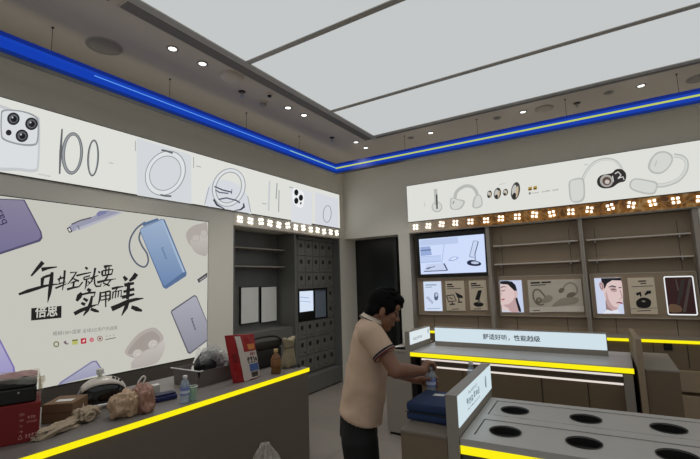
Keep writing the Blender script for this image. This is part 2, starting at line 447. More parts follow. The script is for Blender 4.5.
MB().lathe([(0.105, -0.0005), (0.105, -0.02), (0.09, -0.035), (0.05, -0.045), (0.001, -0.047)], (p.x, p.y, ZC), 36).build('dome', M_CEIL, t, smooth=True)
MB().lathe([(0.112, -0.0005), (0.112, -0.006), (0.105, -0.008)], (p.x, p.y, ZC), 36, cap=False).build('base_ring', M_CEIL, t, smooth=True)
def sprinkler(u, v, lab):
    p = q(u, v); t = thing('sprinkler', lab, 'sprinkler', (p.x, p.y, ZC), 'ceiling sprinklers')
    MB().lathe([(0.036, -0.0005), (0.034, -0.008), (0.02, -0.012)], (p.x, p.y, ZC)).build('escutcheon', mat('sprinkler_dark', (48, 44, 40), 0.4), t, smooth=True)
    mb = MB().lathe([(0.009, -0.01), (0.009, -0.035), (0.005, -0.05)], (p.x, p.y, ZC), 12)
    mb.lathe([(0.02, -0.05), (0.022, -0.052), (0.02, -0.054)], (p.x, p.y, ZC), 16); mb.build('spray_head', M_STEEL, t, smooth='auto')
sprinkler(242, 91.5, 'sprinkler head in the ceiling beside the smooth dome')
sprinkler(332, 137.5, 'dark sprinkler head in the ceiling near the room corner')
sprinkler(577, 103, 'sprinkler head in the ceiling right of the back speaker')
p = q(263, 102); t = thing('smoke_detector', 'finned smoke detector on the left ceiling strip', 'smoke detector', (p.x, p.y, ZC))
MB().lathe([(0.05, -0.0005), (0.05, -0.014), (0.042, -0.016)], (p.x, p.y, ZC)).build('detector_base', M_CEIL, t, smooth='auto')
MB().lathe([(0.034, -0.016), (0.036, -0.03), (0.03, -0.042), (0.001, -0.046)], (p.x, p.y, ZC)).build('sensor_chamber', mat('detector_grey', (150, 144, 136), 0.5), t, smooth='auto')
p = q(269.5, 94); t = thing('security_camera', 'small dark dome camera on the ceiling by the vent', 'camera', (p.x, p.y, ZC))
MB().lathe([(0.036, -0.0005), (0.036, -0.012), (0.03, -0.016)], (p.x, p.y, ZC)).build('camera_base', M_CEIL, t, smooth='auto')
MB().ell((p.x, p.y, ZC - 0.018), (0.022, 0.022, 0.022)).build('camera_eye', M_BLACK, t, smooth=True)

# ------------------------------------------------------------------ suspended blue light band (L-shaped ring piece)
SX, SYB, SZ0, SZ1, SD = -3.35, 5.06, 3.255, 3.405, 0.08
t = thing('suspended_light_band', 'long glossy blue light band hung from ceiling wires along two walls', 'light band', (SX, SYB, SZ0))
def ell_run(off0, off1, z0, z1, y0=-1.5, x1=2.9):
    """L-shaped bar; off = distance behind the front face"""
    mb = MB()
    a0, a1 = SX - off0, SX - off1; b0, b1 = SYB + off0, SYB + off1
    L = [(a0, y0), (a0, b0), (x1, b0), (x1, b1), (a1, b1), (a1, y0)]
    vs = [(x, y, z0) for x, y in L] + [(x, y, z1) for x, y in L]
    fs = [(0, 1, 4, 5), (1, 2, 3, 4), (6, 11, 10, 7), (7, 10, 9, 8)] + [(i, (i + 1) % 6, 6 + (i + 1) % 6, 6 + i) for i in range(6)]
    return mb.add(vs, fs)
ell_run(0.004, SD, SZ0, SZ1).build('band_body', mat('band_housing', (40, 38, 36), 0.4), t)
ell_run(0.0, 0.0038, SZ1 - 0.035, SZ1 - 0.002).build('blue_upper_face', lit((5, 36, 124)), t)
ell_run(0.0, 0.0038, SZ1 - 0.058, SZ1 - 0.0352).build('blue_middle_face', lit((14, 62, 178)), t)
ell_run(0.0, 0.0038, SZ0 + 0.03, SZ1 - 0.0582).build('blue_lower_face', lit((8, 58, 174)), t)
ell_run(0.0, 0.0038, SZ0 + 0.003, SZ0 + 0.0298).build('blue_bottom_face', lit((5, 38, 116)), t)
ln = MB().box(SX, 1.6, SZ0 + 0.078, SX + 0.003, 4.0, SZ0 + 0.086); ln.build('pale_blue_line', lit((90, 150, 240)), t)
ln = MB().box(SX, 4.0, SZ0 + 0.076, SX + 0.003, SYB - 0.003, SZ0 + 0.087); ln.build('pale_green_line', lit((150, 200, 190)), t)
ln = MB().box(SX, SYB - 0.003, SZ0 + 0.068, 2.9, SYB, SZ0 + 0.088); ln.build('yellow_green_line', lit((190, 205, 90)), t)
for (x, y) in [(-3.39, 1.31), (-3.39, 2.295), (-3.39, 3.28), (-3.39, 4.24), (-2.23, 5.10), (0.75, 5.10), (-1.24, 5.10), (-0.25, 5.10), (1.75, 5.10)]:
    wi = MB().tube([(x, y, SZ1), (x, y, ZC)], 0.0022, 6); wi.lathe([(0.010, -0.008), (0.010, 0.0)], (x, y, ZC), 10); wi.lathe([(0.007, 0), (0.005, 0.012)], (x, y, SZ1), 10)
    wi.build('suspension_wire', mat('wire_dark', (60, 56, 52), 0.4, metal=0.5), t)

# ------------------------------------------------------------------ big lightboxes under the ceiling
BX = XL + 0.025
t = thing('lightbox_sign', 'white lightbox band with phone and magnetic ring pictures on left wall', 'lightbox', (BX, 3, ZB0))
box_at(XL, 0.2, ZB0 - 0.006, BX - 0.003, 5.925, ZB1 + 0.006).build('lightbox_case', M_GREYDK, t)
box_at(BX - 0.003, 0.2, ZB0, BX, 5.92, ZB1).build('lightbox_face', L_BAND, t)
A = Art(lambda u, v: onx(u, v, BX), (1, 0, 0), t, 0.0015)
G1, G2, G3 = lit((214, 217, 218)), lit((196, 199, 202)), lit((150, 153, 156))
DK, MD = lit((38, 38, 42)), lit((98, 100, 104))
# phone with three lenses
A.smoothpoly('printed_phone', [(-14, 106), (20, 112), (36, 116), (40, 123), (39, 165), (35, 172), (20, 171), (-14, 164)], G2)
A.smoothpoly('printed_phone', [(-14, 109), (20, 115), (35, 119), (38, 125), (37, 163), (34, 169), (20, 168), (-14, 161)], lit((218, 221, 224)), 2)
A.smoothpoly('printed_camera_bump', [(3, 110), (20, 110.5), (34, 115), (38.5, 122), (38, 141), (33, 146), (18, 145), (3, 140), (0.5, 133), (0.5, 117)], G3, 3)
A.smoothpoly('printed_camera_bump', [(4, 111.5), (20, 112), (33, 116.5), (37, 123), (36.5, 140), (32.5, 144), (18, 143.3), (4, 138.5), (1.7, 132), (1.7, 118)], lit((216, 219, 222)), 4)
for c in ((13, 119), (31, 124), (21.5, 136)):
    A.ell('printed_lens', c, 6.3, 6.3, 0, DK, 5); A.ell('printed_lens', c, 4.4, 4.4, 0, MD, 6); A.ell('printed_lens', (c[0] + 0.3, c[1] + 0.3), 3, 3, 0, lit((24, 24, 28)), 7); A.ell('printed_lens', (c[0] - 1.2, c[1] - 1.2), 0.9, 0.9, 0, G2, 8)
A.ell('printed_lens', (8.3, 132.8), 2.9, 2.9, 0, DK, 5)
A.strokes('printed_stand_edge', [([(62, 129), (60.5, 152), (59.5, 174)], [1.6, 2.6, 1.6])], MD)
A.ring('printed_ring', (72.5, 153.5), 10.5, 21, 3, 2.6, G3, 1); A.ring('printed_ring', (72, 153.5), 10.8, 21.3, 3, 0.9, MD, 2); A.ring('printed_ring', (72.3, 153.5), 8.3, 18.7, 3, 0.8, MD, 3)
A.ring('printed_ring', (93, 158), 5.9, 18.5, 3, 1.5, MD, 1); A.ring('printed_ring', (93, 158), 4.4, 16.8, 3, 0.6, G3, 2)
tx = MB(); put_marks(tx, 9, A.P(38, 174.9), A.P(50.5, 177.2), (0, 0, 1), 0.012, 3); tx.build('printed_caption', G3, t, recalc=False)
tx = MB(); put_marks(tx, 4, A.P(108.5, 163.5), A.P(113.5, 164.2), (0, 0, 1), 0.014, 5); tx.build('printed_caption', G3, t, recalc=False)
# grey card with ring
A.poly('printed_card', [(136.5, 138), (191, 155), (191.5, 204), (137, 195.3)], lit((210, 214, 218)))
A.ring('printed_ring', (165.2, 173.2), 19.4, 23.6, 30, 1.0, G3, 2); A.ring('printed_ring', (165, 173.2), 18.4, 22.6, 30, 3.6, lit((222, 225, 227)), 2.5)
A.ring('printed_ring', (165, 173.3), 15.4, 18.2, 30, 0.8, G3, 3)
for L_ in ([([(161, 150.2), (166, 151), (172.5, 153.3)], 1.8)], [([(160, 194.8), (165, 196), (171, 196.3)], 1.8)]): A.strokes('printed_hinge', L_, MD, 4)
A.strokes('printed_caption', [([(193.5, 157), (193.6, 168)], 0.7), ([(196, 166), (201, 167.2)], 0.7)], G3)
A.strokes('printed_caption', [([(135.4, 141), (135.3, 151)], 0.7)], G3)
# ring stand
A.smoothpoly('printed_base', [(210, 184), (205, 204), (220, 208), (247, 213), (251, 213.2), (247, 196), (240, 186), (225, 180)], lit((212, 216, 222)))
A.strokes('printed_base', [([(209, 187), (204.5, 204.5)], 0.7), ([(247.5, 196), (250.5, 212)], 0.7)], G3, 2)
A.ring('printed_ring', (228.5, 187.5), 16.5, 19.6, 20, 1.0, G3, 3); A.ring('printed_ring', (228.5, 187.5), 15.6, 18.8, 20, 2.6, lit((220, 223, 226)), 3.5)
A.ring('printed_ring', (228.3, 187.6), 12.9, 16.2, 20, 0.9, G3, 4)
A.strokes('printed_hinge', [([(214, 186.5), (222, 190), (231, 192.2)], 1.4), ([(215, 190), (219, 192.5), (228, 193.5)], 1.2), ([(231.5, 189.3), (231, 194.2)], 0.8), ([(218, 199.5), (226, 198), (236, 200.5), (239.5, 203)], 1.4)], lit((80, 84, 100)), 5)
A.strokes('printed_foot', [([(213, 199.5), (216.5, 205), (224, 209)], [1.6, 2, 0.8]), ([(243, 203.5), (243.5, 207), (240, 209.8), (234, 210.5)], [1.4, 2.2, 1.6, 0.6])], lit((50, 54, 70)), 6)
# slim edges, second phone, pale card
A.strokes('printed_edge', [([(269.5, 181), (268.5, 211)], 1.6)], G2); A.strokes('printed_edge', [([(277, 183), (276, 199)], 1.0), ([(279, 190), (278.5, 212)], 0.9)], G3)
A.strokes('printed_caption', [([(262, 203.5), (266.5, 204)], 0.7), ([(289, 187), (293, 188)], 0.7)], G3)
A.poly('printed_phone', [(291, 187), (312, 192.5), (311.5, 225), (291, 221.5)], lit((216, 219, 224)))
A.smoothpoly('printed_camera_bump', [(293.5, 188.5), (300, 190), (304, 194.5), (303, 206), (299, 207.5), (293.5, 203), (292, 196)], lit((236, 238, 240)), 2)
for c in ((296, 192.5), (300.6, 197.8), (296, 200.8)): A.ell('printed_lens', c, 2.1, 3.1, 0, lit((18, 18, 20)), 4)
A.ell('printed_lens', (300.5, 203.3), 0.8, 1.3, 0, DK, 4)
A.poly('printed_card', [(315, 192), (338, 199), (338, 228), (315, 224)], lit((212, 215, 222)))
A.ring('printed_ring', (327, 214), 4.4, 8.8, 4, 0.8, G3, 3)

BY = YB - 0.025
t = thing('lightbox_sign', 'white lightbox band with open-ear earphone pictures on back wall', 'lightbox', (0, BY, ZB0))
box_at(-2.665, BY + 0.003, ZB0 - 0.006, 2.6, YB, ZB1 + 0.006).build('lightbox_case', M_GREYDK, t)
box_at(-2.66, BY, ZB0, 2.6, BY + 0.003, ZB1).build('lightbox_face', L_BAND, t)
A = Art(lambda u, v: ony(u, v, BY), (0, -1, 0), t, 0.0015)
W1, W2, W3 = lit((200, 202, 198)), lit((182, 184, 179)), lit((210, 212, 207))
A.ell('printed_earbud', (437, 207), 5.4, 5.4, 0, W2); A.ell('printed_earbud', (437, 206.8), 4.3, 4.3, 0, W3, 2); A.strokes('printed_stem', [([(435.6, 189), (436.4, 205)], 3.4)], W2, 3); A.strokes('printed_stem', [([(436.8, 194.5), (437.2, 209)], 1.4)], DK, 4)
A.strokes('printed_earphone', [(spline([(454.5, 202), (456.5, 192), (464, 186.5), (471, 186.5), (476, 191), (478, 199)], 5), 3.2)], W2)
A.smoothpoly('printed_earphone', [(451, 198), (457, 199), (465, 201), (462, 208), (457, 210), (451, 209), (450, 204)], W2, 2); A.smoothpoly('printed_earphone', [(452, 199), (457, 200), (463, 202), (460.5, 207), (457, 208.7), (452, 208)], W3, 3)
A.strokes('printed_earphone', [([(454.3, 201), (453, 204)], 0.8)], MD, 4)
A.smoothpoly('printed_earphone', [(475, 196), (480, 195), (482.5, 200), (482, 206), (477, 208.5), (472.5, 207), (473, 201)], W2, 2); A.smoothpoly('printed_earphone', [(476, 197), (479.5, 196), (481.3, 200), (481, 205), (477, 207), (474, 206)], W3, 3)
for c, a, b in (((489.5, 194.3), 2.4, 3.8), ((497.5, 193.5), 3.5, 5.8), ((505.5, 192.3), 2.6, 3.5), ((515.5, 191), 4.4, 9)):
    A.ell('printed_metal_bead', c, a, b, 10, lit((62, 60, 58)), 2); A.ell('printed_metal_bead', (c[0] - 0.3 * a, c[1] - 0.1 * b), a * 0.5, b * 0.6, 12, lit((190, 190, 186)), 3); A.ell('printed_metal_bead', (c[0] + 0.35 * a, c[1] + 0.1 * b), a * 0.3, b * 0.65, 8, lit((196, 178, 150)), 4); A.ell('printed_metal_bead', (c[0] - 0.25 * a, c[1] + 0.5 * b), a * 0.4, b * 0.3, 8, DK, 5)
A.poly('printed_gold_badge', [(528.3, 187.2), (532, 186.6), (532, 190.2), (528.3, 190.8)], lit((178, 148, 70)), 2); A.poly('printed_gold_badge', [(533.4, 186.4), (537, 185.8), (537, 189.4), (533.4, 190)], lit((178, 148, 70)), 2)
A.poly('printed_gold_badge', [(528.6, 189), (531.8, 188.5), (531.8, 190), (528.6, 190.5)], lit((90, 70, 30)), 3); A.poly('printed_gold_badge', [(533.6, 188.2), (536.8, 187.7), (536.8, 189.2), (533.6, 189.7)], lit((90, 70, 30)), 3)
tx = MB(); put_marks(tx, 1, A.P(528.6, 194.6), A.P(531, 194.3), (0, 0, 1), 0.028, 1, 0.3); put_marks(tx, 5, A.P(532.2, 193.9), A.P(539, 192.9), (0, 0, 1), 0.016, 2); put_marks(tx, 5, A.P(542, 192.4), A.P(550.5, 191.3), (0, 0, 1), 0.018, 4); put_marks(tx, 4, A.P(552.4, 191), A.P(558.6, 190.1), (0, 0, 1), 0.018, 6); tx.build('printed_caption', MD, t, recalc=False)
A.strokes('printed_caption', [([(425, 206.5), (424, 202)], 0.6), ([(584, 165), (588, 164.3)], 0.8), ([(499, 184.5), (505, 183.6)], 0.5)], W2)
# large ear hook left
A.strokes('printed_ear_hook', [(spline([(581.5, 183), (586, 172), (594, 163), (604, 159.3), (614, 160.5), (620, 166), (623, 174)], 5), 2.8)], W2)
A.strokes('printed_ear_hook', [(spline([(581.8, 183), (586.2, 172.2), (594, 163.4), (604, 159.8), (614, 161), (619.6, 166.2), (622.6, 174)], 5), 1.4)], W3, 2)
A.smoothpoly('printed_battery_pod', [(569, 182), (575, 178.5), (582, 178), (584.5, 182), (585, 196), (582, 201.5), (575, 202.7), (570.5, 200), (569, 192)], W2, 3)
A.smoothpoly('printed_battery_pod', [(570.3, 183), (575, 180), (581, 179.6), (583, 183), (583.4, 195), (580.6, 200), (575, 201.2), (571.5, 199)], W3, 4)
A.smoothpoly('printed_metal_pod', [(597, 181), (600, 176), (606, 174.3), (612, 173), (616, 169.5), (622, 169.5), (626, 174), (625, 181), (619, 183), (612, 187.5), (604, 188.5), (598.5, 186)], lit((46, 44, 44)), 5)
A.ell('printed_metal_pod', (606.5, 181), 6.6, 6.2, 0, lit((168, 164, 160)), 6); A.ell('printed_metal_pod', (606.8, 181.2), 4.4, 4.2, 0, lit((90, 74, 66)), 7); A.ell('printed_metal_pod', (607.2, 182), 2.4, 2.2, 0, lit((196, 188, 180)), 8)
A.strokes('printed_metal_pod', [([(615, 174), (618, 172), (621, 175), (618, 179)], 1.1), ([(619, 178), (623, 177), (624, 180)], 1.0), ([(612.5, 176), (613.5, 182)], 0.9)], lit((210, 210, 208)), 8)
# large ear hook right
A.strokes('printed_ear_hook', [(spline([(655, 185.5), (665, 185), (678, 180), (685.5, 171), (686.5, 162), (682, 157), (674, 155.5)], 5), 4.2)], W2)
A.strokes('printed_ear_hook', [(spline([(655, 185.2), (665, 184.6), (677.6, 179.6), (685, 171), (686, 162), (681.7, 157.4), (674, 156)], 5), 2.2)], W3, 2)
A.smoothpoly('printed_battery_pod', [(630.5, 181), (636, 178.3), (648, 180), (657, 182.5), (657, 189), (654, 194), (646, 194.3), (634, 191), (629.5, 187)], W2, 3); A.smoothpoly('printed_battery_pod', [(632, 182), (636, 179.8), (648, 181.5), (655.5, 184), (655.5, 188.5), (653, 192.3), (646, 192.6), (635, 189.6), (631, 186.5)], W3, 4)
A.smoothpoly('printed_earphone', [(652, 157), (657, 152.3), (665, 151.3), (672, 155), (672.5, 162), (667, 170), (660, 174), (652, 173), (648, 168), (649, 162)], W2, 3); A.smoothpoly('printed_earphone', [(653, 158.5), (658, 154), (665, 153), (670.5, 156.4), (671, 161.6), (666, 169), (660, 172.3), (653, 171.3), (650, 167)], W3, 4)
A.strokes('printed_earphone', [([(654.5, 166.5), (657, 160.5)], 0.9)], W2, 5)

# ------------------------------------------------------------------ bare LED boards below the lightboxes
def led_board(t, fn, n, a, b, board_m, nrm):
    """a, b: end coordinates along the wall"""
    for k in range(n):
        c = a + (b - a) * (k + 0.5) / n + random.uniform(-0.008, 0.008); zc = (ZL + ZB0) / 2 + random.uniform(-0.008, 0.008)
        mb = MB(); ang = random.uniform(-0.25, 0.25)
        for dx, dz in ((-1, -1), (1, -1), (1, 1), (-1, 1)):
            ex = (dx * math.cos(ang) - dz * math.sin(ang)) * 0.024; ez = (dx * math.sin(ang) + dz * math.cos(ang)) * 0.024
            fn(mb, c + ex - 0.0135, zc + ez - 0.0135, c + ex + 0.0135, zc + ez + 0.0135)
        mb.build('led_module', lit((255, 250, 234), 2.6), t)
t = thing('led_board', 'bare board of white LED modules over the lockers', 'led board', (XL, 4.7, ZL))
box_at(XL - 0.0, 3.555, ZL + 0.003, XL + 0.006, 5.925, ZB0 - 0.008).build('board_film', mat('board_silver', (236, 228, 214), 0.35, vary=0.15, scale=14), t)
led_board(t, lambda m, a0, z0, a1, z1: m.box(XL + 0.0062, a0, z0, XL + 0.018, a1, z1), 13, 3.56, 5.92, None, None)
box_at(XL, 3.555, ZL - 0.012, XL + 0.02, 5.925, ZL + 0.0025).build('lower_rail', M_METAL, t)
def board_gold():
    m = bpy.data.materials.new('board_gold'); m.use_nodes = True; nt = m.node_tree; b = nt.nodes['Principled BSDF']
    tc = nt.nodes.new('ShaderNodeTexCoord'); nz = nt.nodes.new('ShaderNodeTexNoise'); nz.inputs['Scale'].default_value = 9; nz.inputs['Detail'].default_value = 6; nz.inputs['Distortion'].default_value = 1.5
    sp = nt.nodes.new('ShaderNodeSeparateXYZ'); mr = nt.nodes.new('ShaderNodeMapRange'); mr.inputs['From Min'].default_value = -2.66; mr.inputs['From Max'].default_value = -1.5
    cr = nt.nodes.new('ShaderNodeValToRGB'); cr.color_ramp.elements[0].color = lin((126, 80, 32)); cr.color_ramp.elements[0].position = 0.35; cr.color_ramp.elements[1].color = lin((240, 204, 140)); cr.color_ramp.elements[1].position = 0.75
    e = cr.color_ramp.elements.new(0.55); e.color = lin((206, 138, 54))
    mx = nt.nodes.new('ShaderNodeMix'); mx.data_type = 'RGBA'; mx.inputs['A'].default_value = lin((236, 226, 210))
    nt.links.new(tc.outputs['Object'], nz.inputs['Vector']); nt.links.new(tc.outputs['Object'], sp.inputs[0]); nt.links.new(sp.outputs[0], mr.inputs[0])
    nt.links.new(nz.outputs['Fac'], cr.inputs[0]); nt.links.new(cr.outputs[0], mx.inputs['B']); nt.links.new(mr.outputs[0], mx.inputs['Factor'])
    nt.links.new(mx.outputs['Result'], b.inputs['Base Color']); b.inputs['Roughness'].default_value = 0.3; b.inputs['Metallic'].default_value = 0.2
    return m
t = thing('led_board', 'bare golden board of white LED modules over the back shelves', 'led board', (0, YB, ZL))
box_at(-2.66, YB - 0.006, ZL + 0.003, 2.6, YB, ZB0 - 0.008).build('board_film', board_gold(), t)
led_board(t, lambda m, a0, z0, a1, z1: m.box(a0, YB - 0.018, z0, a1, YB - 0.0062, z1), 24, -2.66, 2.6, None, None)
for k in range(34):
    x = -2.3 + k * 0.14 + random.uniform(-.04, .04); z = (ZL + ZB0) / 2
    wr = MB().tube([(x, YB - 0.010, z + random.uniform(-.06, .06)), (x + 0.05, YB - 0.016, z + random.uniform(-.06, .06)), (x + 0.12, YB - 0.010, z + random.uniform(-.06, .06))], 0.003, 5)
    wr.build('loose_wire', mat('cream_wire', (228, 206, 160), 0.4), t)
box_at(-2.66, YB - 0.02, ZL - 0.012, 2.6, YB, ZL + 0.0025).build('lower_rail', M_METAL, t)

# ------------------------------------------------------------------ large poster lightbox on left wall
PXF = XL + 0.012
t = thing('poster_lightbox', 'large backlit poster of power banks and earbuds with brush lettering', 'poster', (PXF, 1.7, 0.88))
box_at(XL, -0.2, 0.872, PXF - 0.003, 3.168, 2.378).build('poster_frame', M_GREYDK, t)
box_at(PXF - 0.003, -0.19, 0.880, PXF, 3.160, 2.370).build('poster_face', L_POST, t)
A = Art(lambda u, v: onx(u, v, PXF), (1, 0, 0), t, 0.0015)
V1, V2, V3 = litg((112, 107, 142), (134, 127, 152)), lit((80, 76, 104)), lit((122, 118, 158))
# violet power bank upper left
A.poly('printed_power_bank', [(-20, 198), (24.5, 199.6), (41.5, 232), (42.5, 238), (40, 241.5), (-20, 261)], V2)
A.poly('printed_power_bank', [(-20, 199), (23.5, 200.5), (39.8, 232), (40.6, 236.5), (38, 239.8), (-20, 258.5)], V1, 2)
tx = MB(); put_text(tx, 'baseus', A.P(7.6, 222.8, 3), A.P(-6, 194, 3), A.P(3.4, 211) - A.P(8, 209.3), 0.05, 0.01); tx.build('printed_name', lit((60, 54, 84)), t, recalc=False)
# slim pen-like bank at the top
A.poly('printed_slim_bank', [(66.5, 228.5), (70, 225.5), (108, 210.2), (123, 212.6), (78, 229.5), (69.5, 232.5)], lit((150, 150, 170)))
A.poly('printed_slim_bank', [(74, 229), (120, 212.2), (123, 212.7), (79, 230.3)], lit((176, 177, 190)), 2)
A.poly('printed_slim_bank', [(96, 214), (99, 211), (108, 210.6), (105, 213.8), (97.5, 216.8)], lit((120, 122, 160)), 3)
A.strokes('printed_detail', [([(71, 224.5), (80, 220.5), (91, 217.6)], 1.3), ([(77.5, 225.5), (79, 229.5)], 0.8)], lit((80, 80, 90)), 4)
A.poly('printed_connector', [(66.5, 228.3), (69.8, 227), (72, 231.8), (69, 233)], DK, 4); A.poly('printed_connector', [(67.6, 228.9), (69.3, 228.2), (70.6, 231.2), (69.4, 231.7)], lit((220, 220, 214)), 5)
# blue power bank with cable loop
B1, B2, B3 = litg((104, 130, 170), (154, 174, 200)), lit((84, 108, 146)), lit((160, 180, 204))
A.strokes('printed_cable', [(spline([(145, 222), (136, 229), (130, 240), (130, 252), (136, 263), (144, 267), (148, 262), (147, 254), (142, 246), (139, 238), (141, 230)], 5), 1.7)], lit((88, 96, 110)), 1)
A.poly('printed_power_bank', [(139.5, 231), (141, 228), (161, 219), (164.5, 219.5), (186.5, 273), (186, 276), (166, 289), (163, 287.5)], B2, 2)
A.poly('printed_power_bank', [(140, 231), (141.2, 228.6), (160.5, 220), (182.5, 272.5), (164.5, 286), (162.8, 284)], B1, 3)
A.poly('printed_power_bank', [(160.5, 220), (163, 219.9), (184.6, 272), (182.5, 272.5)], B3, 4)
A.poly('printed_cap', [(141.5, 223.5), (157, 218.2), (158.5, 220), (143, 226.5)], B2, 5)
tx = MB(); put_text(tx, 'baseus', A.P(160.5, 248, 6), A.P(165.2, 259.6, 6), A.P(163.8, 252) - A.P(161.7, 252.8), 0.03, 0.01); tx.build('printed_name', B2, t, recalc=False)
# earbud case upper right
E1, E2, E3 = lit((186, 180, 174)), lit((172, 164, 158)), litg((172, 165, 160), (194, 188, 182))
A.smoothpoly('printed_earbud_case', [(186, 236), (188, 230), (194, 225.5), (202, 223.5), (207, 224), (207, 246), (196, 249), (189, 244)], E2)
A.smoothpoly('printed_earbud_case', [(190.5, 240), (197, 237), (207, 233), (207, 254), (200, 255), (193, 250)], E3, 2)
A.ell('printed_earbud', (195.5, 238), 4.2, 3.6, -20, E1, 3); A.ell('printed_earbud', (203.5, 233.5), 3.6, 4, -20, E1, 3); A.ring('printed_earbud', (195.5, 238), 4.2, 3.6, -20, 0.6, E2, 4); A.ring('printed_earbud', (203.5, 233.5), 3.6, 4, -20, 0.6, E2, 4)
A.poly('printed_label', [(197, 279.5), (207, 272.5), (207, 277), (198.5, 283)], lit((70, 70, 72)), 2); A.strokes('printed_label', [([(199.5, 280.5), (206, 276)], 1)], G3, 3)
# grey power bank lower right
A.poly('printed_power_bank', [(170.5, 312), (171.5, 310), (194, 295), (196.5, 295.8), (206.9, 321), (206.9, 341), (190, 354), (187.5, 353)], lit((92, 92, 104)))
A.poly('printed_power_bank', [(171.5, 311.8), (194, 296.4), (196, 297), (206.9, 323), (206.9, 339.5), (190.2, 352.2), (188.3, 351.3)], litg((134, 134, 146), (166, 167, 178)), 2)
tx = MB(); put_text(tx, 'baseus', A.P(190.3, 318.5, 5), A.P(194.3, 330.3, 5), A.P(194.5, 322.5) - A.P(192, 323.4), 0.028, 0.012); tx.build('printed_name', DK, t, recalc=False)
# earbud case lower middle
A.smoothpoly('printed_earbud_case', [(125.5, 354), (127, 347), (138, 334), (150, 328), (157, 329), (163.5, 338), (158, 348), (146, 353), (135, 358)], E2)
A.smoothpoly('printed_earbud_case', [(128.5, 354), (130, 348), (140, 337), (150, 331.5), (156, 333), (160, 339), (154, 346), (140, 352)], lit((158, 149, 143)), 2)
A.smoothpoly('printed_earbud_case', [(132, 361), (143, 352), (157, 345), (163.5, 340), (164.5, 348), (161, 357), (154, 364), (133, 368.5), (131, 366)], E3, 3)
for c in ((137, 353.5), (152.5, 344)): A.ell('printed_earbud', c, 5.2, 4.3, -30, lit((196, 190, 184)), 4); A.ring('printed_earbud', c, 5.2, 4.3, -30, 0.7, E2, 5); A.ring('printed_earbud', (c[0] + 0.4, c[1] + 0.6), 3, 2.4, -30, 0.5, E2, 6)
# violet banks at the bottom
A.poly('printed_power_bank', [(58, 385), (60, 382), (92, 361), (96.5, 360.5), (105, 373.2)], lit((120, 120, 156))); A.poly('printed_power_bank', [(60, 384.6), (62, 382.4), (92.5, 362.3), (95.5, 362), (103.4, 373.5)], litg((150, 150, 178), (172, 172, 190)), 2)
A.poly('printed_power_bank', [(-20, 320), (0, 339), (14.5, 367), (16, 378), (-20, 380)], lit((120, 112, 168))); A.poly('printed_power_bank', [(-20, 323), (-1, 341), (12.5, 367), (13, 378), (-20, 380)], litg((150, 144, 192), (182, 177, 204)), 2)
# brush lettering
c3 = lambda L: [([(28 + x / 6.55, 255 + y / 6.55) for x, y in p], [q * 1.42 / 6.55 for q in (w if isinstance(w, (list, tuple)) else [w] * len(p))]) for p, w in L]
c4 = lambda L: [([(75 + x / 6.557, 255 + y / 6.557) for x, y in p], [q * 1.42 / 6.557 for q in (w if isinstance(w, (list, tuple)) else [w] * len(p))]) for p, w in L]
A.strokes('lettering', c3([([(20, 138), (60, 90), (98, 46)], [8, 16, 20]), ([(88, 96), (130, 86), (190, 78)], [20, 12, 5]), ([(95, 150), (90, 205)], [18, 12]), ([(92, 150), (125, 138), (165, 128)], [10, 12, 12]),
    ([(-62, 258), (0, 236), (60, 218), (110, 203), (160, 194), (210, 190)], [10, 17, 15, 12, 8, 4]), ([(158, 112), (150, 180), (140, 250), (128, 312)], [14, 20, 16, 3])]), INK, 1)
A.strokes('lettering', c3([([(192, 160), (215, 152), (244, 145)], [6, 9, 6]), ([(214, 135), (203, 165), (204, 188), (246, 176)], [5, 8, 9, 5]), ([(240, 100), (235, 165), (224, 232)], [11, 9, 4]), ([(178, 218), (212, 204), (252, 188)], [9, 8, 4]),
    ([(274, 116), (316, 112), (290, 155), (258, 192)], [7, 10, 8, 4]), ([(284, 148), (306, 160), (332, 172)], [4, 7, 10]), ([(276, 186), (300, 176), (326, 166)], [4, 8, 4]), ([(300, 172), (294, 216)], 9), ([(254, 226), (294, 214), (338, 206)], [11, 10, 5])]), INK, 2)
A.strokes('lettering', c4([([(66, 80), (82, 92)], [8, 13]), ([(8, 136), (56, 124), (106, 114)], [9, 8, 5]), ([(56, 148), (62, 166)], 7), ([(56, 148), (96, 136), (90, 158)], [6, 8, 6]), ([(60, 162), (92, 154)], 6), ([(76, 158), (72, 196), (64, 228)], [9, 8, 3]), ([(50, 176), (30, 202), (12, 216)], [7, 6, 2]), ([(84, 172), (98, 188)], [5, 9]),
    ([(98, 154), (124, 144), (152, 134)], [8, 7, 4]), ([(132, 84), (124, 130), (108, 172), (76, 206)], [11, 9, 7, 2]), ([(126, 148), (128, 190), (138, 206), (166, 204), (172, 184)], [7, 8, 9, 8, 3]), ([(150, 108), (164, 116)], [6, 10])]), INK, 1)
A.strokes('lettering', c4([([(188, 78), (214, 72), (243, 70)], [14, 10, 5]), ([(178, 104), (176, 134)], [11, 8]), ([(178, 104), (214, 98), (247, 94), (238, 130)], [6, 8, 8, 6]), ([(202, 82), (198, 126)], 7), ([(222, 80), (218, 124)], 7), ([(176, 136), (236, 126)], 8),
    ([(144, 180), (200, 166), (268, 156)], [12, 9, 3]), ([(214, 136), (196, 164), (184, 184), (226, 202)], [8, 9, 7, 9]), ([(236, 160), (214, 188), (182, 206)], [7, 6, 2])]), INK, 2)
